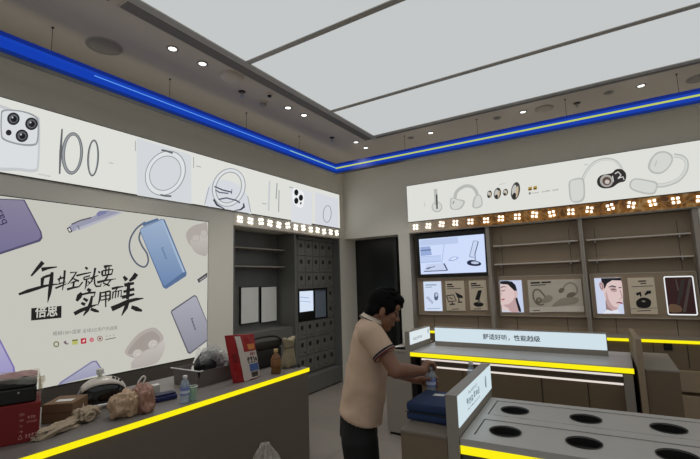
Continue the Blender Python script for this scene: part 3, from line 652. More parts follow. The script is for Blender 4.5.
A.strokes('lettering', c4([([(80, 222), (102, 238)], [14, 18]), ([(44, 248), (28, 270), (10, 302)], [14, 24, 12]), ([(34, 262), (90, 248), (132, 246), (122, 276)], [8, 10, 12, 5]), ([(54, 284), (82, 302)], [10, 16]), ([(40, 314), (66, 326)], [12, 16]), ([(-6, 386), (40, 362), (90, 342), (146, 324)], [18, 18, 14, 4]), ([(112, 268), (100, 320), (80, 362), (54, 398)], [10, 16, 16, 5]), ([(102, 354), (130, 364), (156, 372)], [14, 16, 8])]), INK, 1)
A.strokes('lettering', c4([([(166, 242), (162, 290), (148, 332)], [9, 10, 3]), ([(166, 250), (200, 242), (230, 236)], [6, 8, 8]), ([(230, 236), (228, 290), (214, 304)], [8, 9, 4]), ([(170, 272), (226, 262)], 6), ([(168, 297), (226, 286)], 6), ([(200, 244), (200, 342)], [9, 6])]), INK, 2)
A.strokes('lettering', c4([([(240, 222), (276, 212), (318, 206)], [12, 10, 5]), ([(278, 214), (262, 240)], [7, 5]), ([(250, 240), (244, 288)], [8, 5]), ([(250, 242), (304, 232), (300, 278)], [5, 7, 6]), ([(268, 242), (262, 284)], 6), ([(286, 238), (280, 278)], 6)]), INK, 1)
A.strokes('lettering', c4([([(318, 140), (338, 166)], [12, 20]), ([(402, 122), (384, 148), (356, 172)], [20, 20, 10]), ([(322, 198), (352, 192), (386, 184)], [18, 14, 12]), ([(316, 242), (350, 232), (388, 224)], [12, 12, 14]), ([(306, 278), (346, 268), (388, 256)], [16, 14, 10]), ([(352, 178), (348, 230), (342, 290)], [12, 18, 14]),
    ([(238, 354), (290, 332), (346, 304), (400, 290), (448, 284)], [24, 22, 18, 14, 4]), ([(348, 296), (332, 346), (304, 398)], [18, 18, 4]), ([(368, 340), (402, 354), (438, 366)], [16, 22, 10])]), INK, 2)
A.poly('name_plate', [(31.2, 308.2), (61.5, 305.8), (61.3, 317.8), (31, 320.6)], INK, 1)
tx = MB(); put_text(tx, '倍思', A.P(34.6, 318, 2.5), A.P(57.2, 316.2, 2.5), (0, 0, 1), 0.098, 0.02); tx.build('name_plate_text', L_POST, t, recalc=False)
tx = MB(); put_text(tx, '畅销100+国家 全球3亿用户的选择', A.P(52.8, 336), A.P(117.2, 329.6), (0, 0, 1), 0.036); tx.build('small_lettering', lit((120, 118, 114)), t, recalc=False)
A.ring('emblem', (56.2, 344.2), 3.0, 3.0, 0, 1.2, lit((120, 112, 70)), 1); A.smoothpoly('emblem', [(63.5, 342), (66, 340.8), (66.5, 343), (69, 343.6), (66.5, 344.6), (64.5, 343.6)], lit((110, 100, 100)), 1)
A.poly('emblem', [(72, 339.8), (77.6, 339.2), (77.8, 344.2), (72.2, 344.9)], lit((178, 180, 100)), 1); A.poly('emblem', [(72, 339.8), (77.6, 339.2), (77.6, 340.6), (72, 341.2)], lit((110, 110, 60)), 2)
A.poly('emblem', [(80.6, 338.5), (86, 337.9), (86.3, 343.3), (80.9, 344)], lit((176, 28, 50)), 1); A.poly('emblem', [(82.6, 340.2), (84.8, 339.4), (84.6, 341.6), (82.4, 342.4)], lit((230, 200, 200)), 2)
A.ell('emblem', (91.6, 339.8), 2.4, 2.4, 0, lit((196, 120, 128)), 1); A.ring('emblem', (99.8, 338.6), 2.8, 2.8, 0, 0.6, lit((130, 60, 60)), 1); A.ell('emblem', (99.8, 338.6), 1.1, 1.1, 0, lit((110, 50, 50)), 1)
A.strokes('emblem', [([(105.3, 339.6), (115.8, 337.6)], 0.9), ([(106, 336.3), (107, 336)], 0.7), ([(109.5, 335.8), (110.5, 335.6)], 0.7), ([(113, 335.2), (114, 335)], 0.7)], lit((110, 108, 104)), 1)
# ------------------------------------------------------------------ open shelf bay in left wall
t = thing('shelf_bay', 'dark open shelf bay with two boards right of the big poster', 'shelves', (-4.3, 4.1, 0))
sb = MB().box(-4.25, 3.555, 0.003, -4.235, 4.72, ZL - 0.013); sb.build('back_panel', M_LOCKB, t)
MB().box(-4.235, 3.555, 0.003, XL, 3.575, ZL - 0.013).build('side_panel', M_LOCKB, t)
MB().box(-4.235, 4.72, 0.003, XL, 4.745, ZL - 0.013).build('side_panel', M_LOCK, t)
MB().box(-4.235, 3.576, 0.55, -3.93, 4.719, 1.02).build('lower_front', M_LOCKB, t)
for z in (2.115, 1.868):
    MB().box(-4.235, 3.58, z, -4.06, 4.70, z + 0.02).build('shelf', M_METAL, t, bevel=0.003)
    for y in (3.64, 4.66): MB().box(-4.235, y, z - 0.03, -4.08, y + 0.012, z - 0.0005).build('shelf_bracket', M_STEEL, t)
for (u0, u1, lab, va, vb) in ((241, 258.8, 'left of two blank pale panels standing in the dark shelf bay', 287, 322.3), (261.2, 277, 'right of two blank pale panels standing in the dark shelf bay', 286.6, 321)):
    a = onx(u0, va, -4.2); b = onx(u1, vb, -4.2)
    p = thing('blank_poster', lab, 'poster', (-4.2, (a.y + b.y) / 2, b.z), 'blank posters in the shelf bay')
    MB().box(-4.234, a.y, b.z, -4.206, b.y, a.z).build('poster_backing', M_BLACK, p)
    MB().box(-4.206, a.y + 0.008, b.z + 0.01, -4.2, b.y - 0.008, a.z - 0.01).build('poster_sheet', mat('blank_sheet', (244, 245, 241), 0.5), p)

# ------------------------------------------------------------------ locker cabinet
LF = -4.01
t = thing('locker_cabinet', 'grey cabinet of small locker doors with a lit screen', 'lockers', (-4.2, 5.3, 0))
lb = MB().box(-4.34, 4.748, 0.06, LF - 0.02, 5.925, ZL - 0.013); lb.build('cabinet_shell', M_LOCKB, t)
MB().box(LF - 0.02, 5.886, 0.26, XL, 5.926, ZL - 0.013).build('end_panel', M_LOCKB, t)
MB().box(LF - 0.02, 4.748, 0.26, LF, 4.93, ZL - 0.013).build('end_panel', M_LOCKB, t)
MB().box(-4.3, 4.748, 0.022, XL - 0.003, 5.926, 0.255).build('plinth', M_LOCKB, t); MB().box(-4.28, 4.76, 0.0, XL - 0.03, 5.92, 0.0215).build('plinth_shadow_foot', M_DARK, t)  # near-black foot: the shadow gap at the floor is put into its colour
MB().box(LF - 0.0, 4.93, ZL - 0.07, LF + 0.02, 5.886, ZL - 0.013).build('head_rail', M_LOCKB, t)
y0, dy_ = 4.932, 0.1905
zs = [2.30, 2.055, 1.80, 1.545, 1.29, 1.055, 0.80, 0.545, 0.29]
for r in range(8):
    for c in range(5):
        if r in (3, 4) and c < 4: continue
        a, b = y0 + c * dy_, y0 + (c + 1) * dy_; z1, z0 = zs[r], zs[r + 1]
        d = MB().box(LF - 0.0195, a + 0.004, z0 + 0.004, LF, b - 0.004, z1 - 0.004).build('locker_door', M_LOCK, t, bevel=0.002)
        MB().box(LF + 0.0005, a + 0.06, z1 - 0.12, LF + 0.004, a + 0.115, z1 - 0.06).build('keyhole_plate', mat('lock_plate', (34, 35, 35), 0.4), d)
        MB().box(LF + 0.0005, a + 0.10, z0 + 0.055, LF + 0.006, a + 0.165, z0 + 0.068).build('number_tag', M_STEEL, d)
# recessed screen
ya, yb, za, zb_ = y0 + 0.004, y0 + 4 * dy_ - 0.004, 1.06, 1.54
fr = MB().box(LF - 0.0195, ya, za, LF + 0.006, yb, za + 0.02).box(LF - 0.0195, ya, zb_ - 0.02, LF + 0.006, yb, zb_).box(LF - 0.0195, ya, za + 0.02, LF + 0.006, ya + 0.02, zb_ - 0.02).box(LF - 0.0195, yb - 0.02, za + 0.02, LF + 0.006, yb, zb_ - 0.02)
fr.build('screen_surround', M_BLACK, t)
MB().box(LF - 0.0195, yb - 0.33, za + 0.02, LF - 0.012, yb - 0.02, zb_ - 0.02).build('screenlit_recess_side', mat('screen_side', (120, 132, 148), 0.4), t)  # side wall of the screen recess; screen light on it painted as blue-grey
MB().box(LF - 0.0195, ya + 0.02, za + 0.02, LF - 0.001, yb - 0.33, zb_ - 0.02).build('screen_bezel', M_BLACK, t)
MB().box(LF - 0.001, ya + 0.035, za + 0.14, LF + 0.001, yb - 0.38, zb_ - 0.03).build('screen', lit((214, 226, 244)), t)
A = Art(lambda u, v: onx(u, v, LF + 0.001), (1, 0, 0), t, 0.001)
A.strokes('screen_text', [([(300, 297), (309, 298)], 0.8), ([(300, 301), (311, 302)], 0.6)], lit((150, 175, 215)))

# ------------------------------------------------------------------ back shelf bays
BD = 0.20                       # recess of the back board behind the front frame
YBK = YB + BD
bays = [(-2.66, -1.468), (-1.428, -0.285), (-0.248, 0.875)]
blab = ['shelf bay with the wall screen and three small posters', 'middle shelf bay with two boards over the woman portrait', 'right shelf bay with two boards over the man portrait']
for i, (a, b) in enumerate(bays):
    t = thing('shelf_bay', blab[i], 'shelves', ((a + b) / 2, YBK, 0.9), 'shelf bays on the back wall')
    MB().box(a, YBK, 0.885, b, YBK + 0.02, ZL - 0.013).build('back_panel', M_BAY, t)
    MB().box(a - (0.0 if i == 0 else 0.02), YB + 0.002, 0.885, a + 0.004, YBK, ZL - 0.013).build('side_panel', mat('upright_grey', (160, 152, 142), 0.45), t)
    MB().box(b - 0.004, YB + 0.002, 0.885, b + (0.02 if i < 2 else 0.05), YBK, ZL - 0.013).build('side_panel', mat('upright_grey', (160, 152, 142), 0.45), t)
    if i:
        for z in (2.072, 1.806):
            MB().box(a + 0.03, YB + 0.06, z, b - 0.03, YBK - 0.001, z + 0.018).build('shelf', mat('shelf_pale', (206, 198, 188), 0.4), t, bevel=0.003)
            for x in (a + 0.12, b - 0.14):
                MB().box(x, YB + 0.07, z - 0.028, x + 0.012, YBK - 0.001, z - 0.0005).build('shelf_bracket', M_STEEL, t)
        for x in (a + 0.12, b - 0.14): MB().box(x + 0.003, YBK - 0.003, 1.66, x + 0.009, YBK - 0.0005, ZL - 0.12).build('slot_rail', mat('slot_dark', (70, 62, 54), 0.6), t)
    sm = MB()
    for x in (a + 0.26, b - 0.25): sm.box(x, YBK - 0.0025, 0.89, x + 0.006, YBK - 0.0005, 1.07)
    sm.build('seam', M_DARK, t)
# wall screen
t = thing('wall_screen', 'wide lit screen showing a desk with tablet stand in the left back bay', 'screen', (-2.05, YB + 0.1, 1.68))
MB().box(-2.60, YB + 0.10, 1.675, -1.478, YB + 0.185, 2.352).build('screen_housing', M_BLACK, t, bevel=0.006)
SY = YB + 0.099
def scr(u, v): return ony(u, v, SY)
A = Art(scr, (0, -1, 0), t, 0.001)
cs = [(418.9, 239.4), (484, 233.9), (486.3, 272), (421, 274.4)]
A.poly('screen_face', cs, lit((206, 220, 250)), 0.2)
S1, S2, S3 = lit((186, 200, 234)), lit((150, 170, 216)), lit((110, 124, 160))
A.poly('screen_picture', [(420, 240.3), (457.8, 237), (458.3, 243.3), (420.3, 246)], S1); A.poly('screen_picture', [(420.3, 247), (430, 246.2), (432, 255), (420.8, 256)], S2)
A.poly('screen_picture', [(420.4, 250), (431, 249), (431.1, 250.5), (420.4, 251.3)], S3, 2)
A.poly('screen_picture', [(420.7, 257), (441, 255.8), (441.2, 261.5), (421, 263)], lit((190, 206, 240))); A.strokes('screen_picture', [([(420.8, 262.6), (441, 261.2)], 0.5), ([(444.3, 244), (441.8, 263)], 0.5), ([(421, 256.8), (441, 255.6)], 0.4)], S2, 2)
A.poly('screen_tablet', [(424, 271.5), (427, 264.5), (443.5, 263), (447, 270.2)], lit((196, 208, 236)), 2); A.strokes('screen_tablet', [([(424, 271.5), (447, 270.4)], 0.8), ([(444, 263.5), (447.6, 270.4)], 1.3), ([(426, 268.5), (435, 266.5)], 0.7), ([(427, 269.5), (432, 267)], 0.6)], lit((60, 70, 100)), 3)
A.smoothpoly('screen_mouse', [(448.5, 260), (453, 256.8), (458.5, 257.3), (456, 259.8), (451, 261)], S2, 2); A.smoothpoly('screen_mouse', [(450, 259.8), (453.5, 257.5), (457, 257.6), (454.5, 259.5)], lit((222, 230, 250)), 3)
A.poly('screen_phone_stand', [(469.5, 256.5), (473.5, 240.5), (478, 241), (474.5, 257.5)], lit((200, 212, 240)), 2); A.strokes('screen_phone_stand', [([(469.5, 256.5), (473.5, 240.8), (478, 241.2)], 0.5), ([(478.4, 241.5), (475, 254), (475.4, 263)], 0.9), ([(469.6, 256.8), (474, 257.4)], 0.5)], lit((70, 80, 116)), 3)
A.smoothpoly('screen_phone_stand', [(467, 262), (471, 260), (477, 261), (481, 263), (480, 265.5), (474, 266), (468.5, 264.8)], lit((28, 36, 66)), 3); A.ell('screen_phone_stand', (475, 262.8), 4, 1.3, 3, lit((190, 200, 226)), 4)

# posters in the mounting boards
PY = YB + 0.135                 # print faces
def mount_board(x0, z0, x1, z1, lab):
    t = thing('mounting_board', lab, 'board', ((x0 + x1) / 2, YBK, z0), 'poster mounting boards')
    o = rrect(x0, z0, x1, z1, 0.02)
    n = len(o); mb = MB(); mb.add([(x, PY + 0.012, z) for x, z in o] + [(x, YBK - 0.001, z) for x, z in o], [tuple(range(n)), tuple(range(2 * n - 1, n - 1, -1))] + [(i, n + i, n + (i + 1) % n, (i + 1) % n) for i in range(n)])
    mb.build('board', M_BAY, t)
    p_ = rrect(x0 + 0.012, z0 + 0.012, x1 - 0.012, z1 - 0.012, 0.014)
    MB().add([(x, PY + 0.009, z) for x, z in o] + [(x, PY + 0.009, z) for x, z in p_] + [(x, PY + 0.0119, z) for x, z in o], [(i, (i + 1) % n, n + (i + 1) % n, n + i) for i in range(n)] + [(i, 2 * n + i, 2 * n + (i + 1) % n, (i + 1) % n) for i in range(n)]).build('board_rim', mat('rim_pale', (186, 174, 158), 0.45), t)
    return t
mount_board(-2.62, 1.085, -1.49, 1.655, 'taupe mounting board carrying three small posters under the wall screen')
mount_board(-1.375, 1.085, -0.296, 1.645, 'taupe mounting board behind the woman portrait and the earphone poster')
mount_board(-0.225, 1.085, 0.86, 1.645, 'taupe mounting board behind the man portrait and the white framed mirror panel')
def poster(corners, lab, face, cat='poster', frame=None, grp='small posters on the back wall'):
    P4 = [ony(u, v, PY) for u, v in corners]
    x0 = min(P4[0].x, P4[3].x); x1 = max(P4[1].x, P4[2].x); x0 = (P4[0].x + P4[3].x) / 2; x1 = (P4[1].x + P4[2].x) / 2; z1 = (P4[0].z + P4[1].z) / 2; z0 = (P4[2].z + P4[3].z) / 2
    t = thing('poster', lab, cat, ((x0 + x1) / 2, PY, z0), grp)
    if frame is None: MB().box(x0, PY, z0, x1, PY + 0.0115, z1).build('poster_sheet', face, t)
    else:
        MB().box(x0, PY + 0.002, z0, x1, PY + 0.0115, z1).build('poster_sheet', face, t)
    return t, Art(lambda u, v: ony(u, v, PY), (0, -1, 0), t, 0.0008), (x0, z0, x1, z1)
K_ = mat('print_black', (22, 20, 20), 0.6); KB = mat('print_brown', (60, 52, 44), 0.6); P_TAN = mat('poster_paper', (236, 220, 196), 0.6, vary=0.03); P_GREY = mat('poster_paper_grey', (226, 216, 200), 0.6, vary=0.03)
t, A, _ = poster([(423.5, 281.7), (441, 281.3), (442, 310.8), (424.5, 311)], 'small lit white poster of mouse and remote, leftmost of three under the wall screen', lit((206, 218, 240)))
A.strokes('poster_text', [([(425.5, 285), (436.5, 284.8)], 1.0), ([(425.6, 287.2), (432, 287)], 0.7), ([(427, 308.7), (440, 308.3)], 0.5)], lit((120, 140, 160)))
A.poly('printed_remote', [(425.5, 297.5), (428, 296), (433.5, 302), (432.5, 304.3)], lit((170, 182, 206))); A.smoothpoly('printed_mouse', [(434.5, 293.5), (436.5, 292.4), (438.2, 294), (438, 299), (435.8, 300.5), (434.3, 298.5)], lit((84, 98, 124)), 1); A.smoothpoly('printed_mouse', [(435.6, 293.6), (437.4, 293.4), (437.4, 296), (435.6, 296.4)], lit((190, 200, 220)), 2)
t, A, _ = poster([(445.2, 281), (464.2, 280.7), (465.2, 310.4), (446.5, 311)], 'small tan poster of two tablet stands, middle of three under the wall screen', P_TAN)
A.strokes('poster_text', [([(447, 284.6), (452.2, 284.4)], 1.4), ([(447, 286.8), (454, 286.5)], 1.0), ([(447.2, 288.8), (461, 288.3)], 0.6), ([(452, 309.2), (459, 308.9)], 0.6)], K_)
A.strokes('printed_tablet', [([(446.6, 295.8), (448.6, 301.8), (456.3, 300.8), (453.6, 294.8), (446.6, 295.8)], 1.0), ([(452, 301.5), (452.4, 304)], 0.9), ([(449.8, 304.4), (455, 304.1)], 1.4), ([(449, 297.5), (453, 299)], 0.8)], K_); A.poly('printed_tablet', [(455, 292), (462.5, 295.8), (463, 298.3), (457.6, 297.6)], K_, 1); A.strokes('printed_tablet', [([(458.8, 297.5), (459, 302)], 1.1), ([(457.8, 302.2), (462, 302)], 1.2)], K_, 2)
t, A, _ = poster([(469, 280.6), (486.5, 280.2), (487.5, 310), (470, 310.5)], 'small tan poster of a phone stand, rightmost of three under the wall screen', P_TAN)
A.strokes('poster_text', [([(470.8, 283.8), (476.5, 283.5)], 1.4), ([(470.9, 285.8), (480.5, 285.3)], 1.2), ([(471, 288), (483, 287.4)], 0.6), ([(474, 309), (481, 308.7)], 0.6)], K_)
A.poly('printed_phone', [(475, 299.6), (478.2, 290.4), (481.9, 290.2), (479.4, 300.2)], K_, 1); A.smoothpoly('printed_phone', [(474, 303), (478, 302), (483.2, 303.4), (482.5, 306), (477.5, 306.7), (474, 305.2)], K_, 2); A.poly('printed_phone', [(477.4, 300.2), (480, 300.4), (481, 303), (478.2, 303)], mat('print_grey', (140, 132, 122), 0.6), 3)
# woman portrait
SK, SKD, HR = lit((216, 192, 190)), lit((186, 156, 156)), lit((22, 22, 30))
t, A, _ = poster([(499.8, 280.8), (521.8, 280), (523.2, 312), (501.8, 312.4)], 'lit portrait poster of a dark haired woman with closed eyes', lit((196, 206, 232)))
A.poly('printed_face', [(500.1, 283.5), (507, 283), (512, 288), (515, 292), (515.6, 298), (517.5, 304), (519.5, 311.8), (502.3, 312.2), (501.6, 306), (500.8, 304)], SK, 1)
A.smoothpoly('printed_neck', [(503.2, 305.2), (508, 304.2), (512, 301.5), (514.5, 297), (515.5, 299), (517, 305), (518.6, 311.6), (511, 311.9), (508, 308)], SKD, 2)
A.poly('printed_shirt', [(502.2, 310.5), (506, 309.8), (512, 312), (502.3, 312.2)], lit((200, 202, 214)), 2.5)
A.poly('printed_hair', [(500.0, 281.2), (507, 280.8), (512, 281.6), (515.5, 285), (517, 290), (516.5, 292.5), (514.6, 291), (512, 288.5), (508, 284.6), (500.2, 283.8)], HR, 3)
A.poly('printed_hair', [(515.2, 296.5), (516.8, 296), (518.5, 302), (520.6, 308), (521.4, 311.8), (519, 311.8), (517, 305), (515.6, 300)], HR, 3)
A.smoothpoly('printed_ear', [(514.5, 291.5), (517, 291), (517.6, 294.5), (516.4, 298), (514.6, 297)], lit((206, 180, 178)), 4)
A.strokes('printed_eye', [([(500.9, 290.6), (503, 291.0), (505.4, 289.9)], [0.5, 0.9, 0.4]), ([(500.8, 287.6), (503.5, 286.6), (506.4, 287.0)], [0.9, 0.9, 0.3])], lit((84, 66, 70)), 4); A.strokes('printed_mouth', [([(501.6, 299.6), (503.5, 299.3), (505, 298.9)], [1.6, 1.5, 0.4])], lit((168, 92, 100)), 4)
A.strokes('printed_face', [([(501.2, 292.4), (501.4, 295.5)], 0.6)], SKD, 4)
# earphone poster
t, A, _ = poster([(527.6, 280), (581.8, 279), (583.2, 311.3), (529.5, 312.6)], 'wide unlit grey poster of open earphones beside the woman portrait', P_GREY)
A.poly('printed_ledge', [(529.2, 307.5), (584, 306), (584.2, 311.2), (529.5, 312.5)], mat('poster_pale', (244, 236, 222), 0.6))
A.strokes('poster_text', [([(530.5, 283), (540, 282.5)], 1.6), ([(541.5, 282.5), (551, 282)], 1.6), ([(530.6, 285.4), (546, 284.7)], 0.8), ([(533, 310.6), (540, 310.3)], 0.7)], KB, 2)
GB, GC = mat('print_taupe', (184, 171, 154), 0.6), mat('print_taupe_dark', (142, 129, 113), 0.6)
A.strokes('printed_ear_hook', [(spline([(534, 300), (533, 294), (535, 290), (539, 290), (543, 294), (546, 298)], 5), 1.6), (spline([(534, 299), (536, 303), (540, 305), (544, 304)], 4), 1.4)], GC, 2); A.smoothpoly('printed_ear_hook', [(543, 298.5), (548, 295), (552.5, 297), (551, 301), (545, 303), (541.5, 301.5)], GB, 3)
A.ell('printed_ear_hook', (539, 300.5), 3.2, 3.2, 0, GC, 3); A.ell('printed_ear_hook', (539, 300.2), 1.6, 1.6, 0, GB, 4)
A.strokes('printed_ear_hook', [(spline([(562, 290), (566, 284.5), (571, 282.8), (576, 286), (577, 292), (573, 296)], 5), 1.8)], GB, 2); A.smoothpoly('printed_ear_hook', [(558.5, 290.5), (561, 288), (564.5, 289), (563, 292), (560, 293)], GC, 3); A.ell('printed_ear_hook', (571, 295), 4.8, 2.6, -20, GC, 3)
A.smoothpoly('printed_ear_hook', [(552, 306), (560, 299), (568, 297.5), (577, 297.5), (578.5, 301), (574, 304), (560, 305.5)], GB, 4)
# man portrait
t, A, _ = poster([(594.7, 278.2), (621, 277.6), (623.8, 313.4), (597, 314)], 'lit portrait poster of a dark haired man in three quarter view', lit((200, 208, 230)))
A.smoothpoly('printed_face', [(603.5, 280), (610, 279), (620.5, 279), (623, 300), (620, 304), (616, 310.5), (610, 309.5), (606.5, 303), (604, 294), (602.5, 287)], SK, 1)
A.smoothpoly('printed_neck', [(606, 300), (611, 308.5), (614, 313.4), (607, 313.6), (606, 308)], lit((150, 124, 124)), 1.5); A.poly('printed_shirt', [(603, 313.7), (607, 309.5), (612, 311), (617, 310), (621, 313.3)], lit((222, 226, 236)), 2.5)
A.smoothpoly('printed_face', [(606, 291), (609, 300), (613, 306), (618, 308), (614.5, 309.8), (609.5, 308), (606.5, 302)], SKD, 2); A.smoothpoly('printed_face', [(610, 288), (614, 287.5), (617, 289.5), (616, 292), (611.5, 291.5)], SKD, 2.2)
A.poly('printed_hair', [(601, 278.3), (620.8, 277.8), (621, 280.5), (612, 280.3), (607, 283.5), (604.6, 289), (602, 285)], HR, 3)
A.smoothpoly('printed_ear', [(599, 283.5), (601, 281.8), (603.4, 284), (603.8, 288.5), (602, 291), (600.2, 288.5)], lit((196, 166, 168)), 4); A.ring('printed_ear', (601.4, 286), 1.6, 3, -15, 0.6, lit((100, 76, 84)), 5)
A.strokes('printed_eye', [([(608.5, 287.2), (612, 286), (616, 287)], [0.6, 1.5, 1.2]), ([(618.6, 287.8), (621.6, 287.4)], [1.2, 0.8]), ([(611, 289.6), (613.5, 289.2), (616, 290)], [0.4, 1.1, 0.5])], lit((70, 56, 64)), 4); A.strokes('printed_mouth', [([(616, 303), (619, 302.4), (622.6, 303.4)], [0.5, 1.5, 1.5])], lit((140, 76, 92)), 4)
A.strokes('printed_nose', [([(620, 290), (622.4, 297.5), (619.5, 299)], 0.8)], lit((160, 128, 132)), 4)
# earbuds poster
t, A, _ = poster([(628, 278), (654.5, 277.3), (657.6, 313.6), (630.3, 314.6)], 'unlit tan poster of black earbuds between the man portrait and mirror panel', P_TAN)
A.strokes('poster_text', [([(638, 281.3), (646, 280.9)], 1.3), ([(640.5, 283.6), (646.2, 283.3)], 1.0), ([(631.8, 286.8), (653, 285.8)], 0.6), ([(637, 311), (651, 310.4)], 0.7)], KB); A.poly('printed_ledge', [(630, 308.5), (657, 307.6), (657.5, 308.3), (630, 309.3)], GB, 1)
A.smoothpoly('printed_earbud_case', [(636.5, 301), (641, 297.8), (647, 298), (651, 301), (650.2, 306), (646, 308), (639, 307.5), (636.5, 305)], K_, 2); A.ell('printed_earbud_case', (643.6, 301.3), 2, 0.9, 5, GB, 3)
A.strokes('printed_earbud', [([(636.5, 294.5), (640, 293), (641, 296.5)], [3, 3.2, 1.6]), ([(651, 292), (647.5, 292.3), (645, 295)], [3, 3.4, 1.6])], K_, 2)
# mirror-like panel with white frame
t, A, (x0, z0, x1, z1) = poster([(662.6, 276.4), (692.8, 275.6), (698.5, 315), (668.5, 315.6)], 'dark red glossy panel in a lit white frame at the far right', mat('oxblood_gloss', (84, 40, 42), 0.3), cat='panel', frame=1)
o = rrect(x0, z0, x1, z1, 0.02); i_ = rrect(x0 + 0.012, z0 + 0.014, x1 - 0.012, z1 - 0.014, 0.012); n = len(o)
MB().add([(x, PY, z) for x, z in o] + [(x, PY, z) for x, z in i_] + [(x, PY + 0.0019, z) for x, z in o], [(k, (k + 1) % n, n + (k + 1) % n, n + k) for k in range(n)] + [(k, 2 * n + k, 2 * n + (k + 1) % n, (k + 1) % n) for k in range(n)]).build('white_frame', lit((240, 242, 244)), t)
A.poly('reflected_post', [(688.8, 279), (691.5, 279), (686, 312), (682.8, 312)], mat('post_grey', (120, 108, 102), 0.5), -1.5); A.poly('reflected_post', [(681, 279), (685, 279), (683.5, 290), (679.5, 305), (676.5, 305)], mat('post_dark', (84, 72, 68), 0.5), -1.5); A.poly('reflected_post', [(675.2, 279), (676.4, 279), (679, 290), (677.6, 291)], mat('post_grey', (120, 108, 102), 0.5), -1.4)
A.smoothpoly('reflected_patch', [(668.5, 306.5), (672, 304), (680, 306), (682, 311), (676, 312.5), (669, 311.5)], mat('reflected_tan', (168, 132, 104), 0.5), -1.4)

# base cabinets under the back bays
t = thing('base_cabinet', 'long low taupe cabinet with yellow lit edge along the back wall', 'cabinet', (-0.9, YB, 0))
CY = 6.02
MB().box(-2.655, CY - 0.02, 0.872, 0.90, YBK + 0.2, 0.884).build('cabinet_top', M_METAL, t)
MB().box(-2.655, CY - 0.024, 0.838, 0.90, CY - 0.004, 0.871).build('yellow_light_edge', L_YEL, t)
MB().box(-2.64, CY, 0.02, 0.90, YBK + 0.18, 0.868).build('cabinet_body', M_BAYD, t)
sm = MB()
for x in (-2.3, -1.85, -1.45, -1.0, -0.62, -0.1, 0.35, 0.66): sm.box(x, CY - 0.003, 0.57, x + 0.006, CY - 0.0003, 0.836)
sm.build('seam', M_DARK, t)
MB().box(0.45, CY - 0.008, 0.755, 0.53, CY - 0.0003, 0.832).build('socket_plate', M_BLACK, t)
xs = [-2.62, -1.75, -0.875, 0.0, 0.88]
for a, b in zip(xs[:-1], xs[1:]):
    d = MB().box(a + 0.005, CY - 0.06, 0.325, b - 0.005, CY - 0.0003, 0.545).build('drawer', M_BAY, t, bevel=0.003); 
    d = MB().box(a + 0.005, CY - 0.06, 0.03, b - 0.005, CY - 0.0003, 0.285).build('drawer', M_BAY, t, bevel=0.003)

# ------------------------------------------------------------------ island counter in front of the back wall
PIV = Vector((-1.9, 4.17, 0)); RA = math.radians(-1.0)
def rot(p):
    d = Vector(p) - PIV; return Vector((PIV.x + d.x * math.cos(RA) - d.y * math.sin(RA), PIV.y + d.x * math.sin(RA) + d.y * math.cos(RA), p[2]))
def rb(*a): return MB().box(*a).xf(rot)
t = thing('island_counter', 'grey island counter with yellow lit front edge in front of back wall', 'counter', rot((-0.9, 4.5, 0)))
rb(-1.872, 4.165, 0.876, 0.092, 4.93, 0.884).build('counter_top', M_TOP, t)
rb(-1.872, 4.160, 0.836, 0.098, 4.172, 0.8755).build('yellow_light_edge', L_YEL, t)
rb(-1.872, 4.1725, 0.83, 0.092, 4.93, 0.8755).build('top_frame', M_GREYDK, t)
rb(-1.80, 4.26, 0.10, 0.02, 4.90, 0.8295).build('counter_body', M_BAYD, t)
rb(-1.87, 4.18, 0, -1.825, 4.92, 0.8295).build('counter_leg', M_BLACK, t)
rb(0.02, 4.18, 0, 0.088, 4.92, 0.8295).build('counter_leg', M_METAL, t)
rb(-1.77, 4.225, 0.742, 0.015, 4.26, 0.795).build('drawer', mat('drawer_brown', (84, 72, 62), 0.5), t)
rb(-1.77, 4.218, 0.796, 0.015, 4.227, 0.812).build('drawer_pull_glint', lit((232, 222, 214)), t)  # drawer pull edges: the light they reflect is painted as a glow
rb(-1.70, 4.218, 0.726, 0.015, 4.227, 0.741).build('drawer_pull_glint', lit((232, 222, 214)), t)  # lower pull edge, its reflected light painted the same way
sm = MB()
for x in (-1.35, -1.1, -0.62, -0.25): sm.box(x, 4.2565, 0.12, x + 0.006, 4.2597, 0.72)
sm.xf(rot).build('seam', M_DARK, t)
# long sign on the island
t = thing('counter_sign', 'long low lit sign with one line of Chinese words on the island counter', 'sign', rot((-0.9, 4.63, 0.884)))
rb(-1.772, 4.632, 0.8845, -0.085, 4.70, 1.092).build('sign_case', M_METAL, t)
rb(-1.768, 4.6275, 0.937, -0.089, 4.6315, 1.084).build('sign_face', lit((208, 224, 232)), t)
s_ = lambda x, z: rot((x, 4.6268, z))
tx = MB(); put_text(tx, '舒适好听，性能越级', s_(-1.225, 0.980), s_(-0.655, 0.980), (0, 0, 1), 0.062, 0.016); tx.build('sign_text', lit((40, 48, 54)), t, recalc=False)
# end slabs
t = thing('counter_end_sign', 'short lit sign slab across the left end of the island counter', 'sign', rot((-1.88, 4.4, 0.0)), 'end slabs with lit signs')
rb(-1.925, 4.16, 0, -1.875, 4.74, 1.088).build('slab', M_METAL, t)
rb(-1.8748, 4.175, 0.95, -1.8725, 4.73, 1.082).build('sign_face', lit((220, 230, 234)), t)
s_ = lambda y, z: rot((-1.8722, y, z))
tx = MB(); put_marks(tx, 6, s_(4.26, 0.985), s_(4.50, 0.985), (0, 0, 1), 0.032, 8); tx.build('sign_text', lit((120, 132, 138)), t, recalc=False)
MB().add([s_(4.68 + 0.012 * math.cos(k / 3), 1.04 + 0.03 * math.sin(k / 3)) for k in range(18)], [tuple(range(18))]).build('printed_earbud', lit((90, 100, 108)), t, recalc=False)
t = thing('counter_end_slab', 'plain taupe slab across the right end of the island counter', 'slab', rot((0.13, 4.4, 0)))
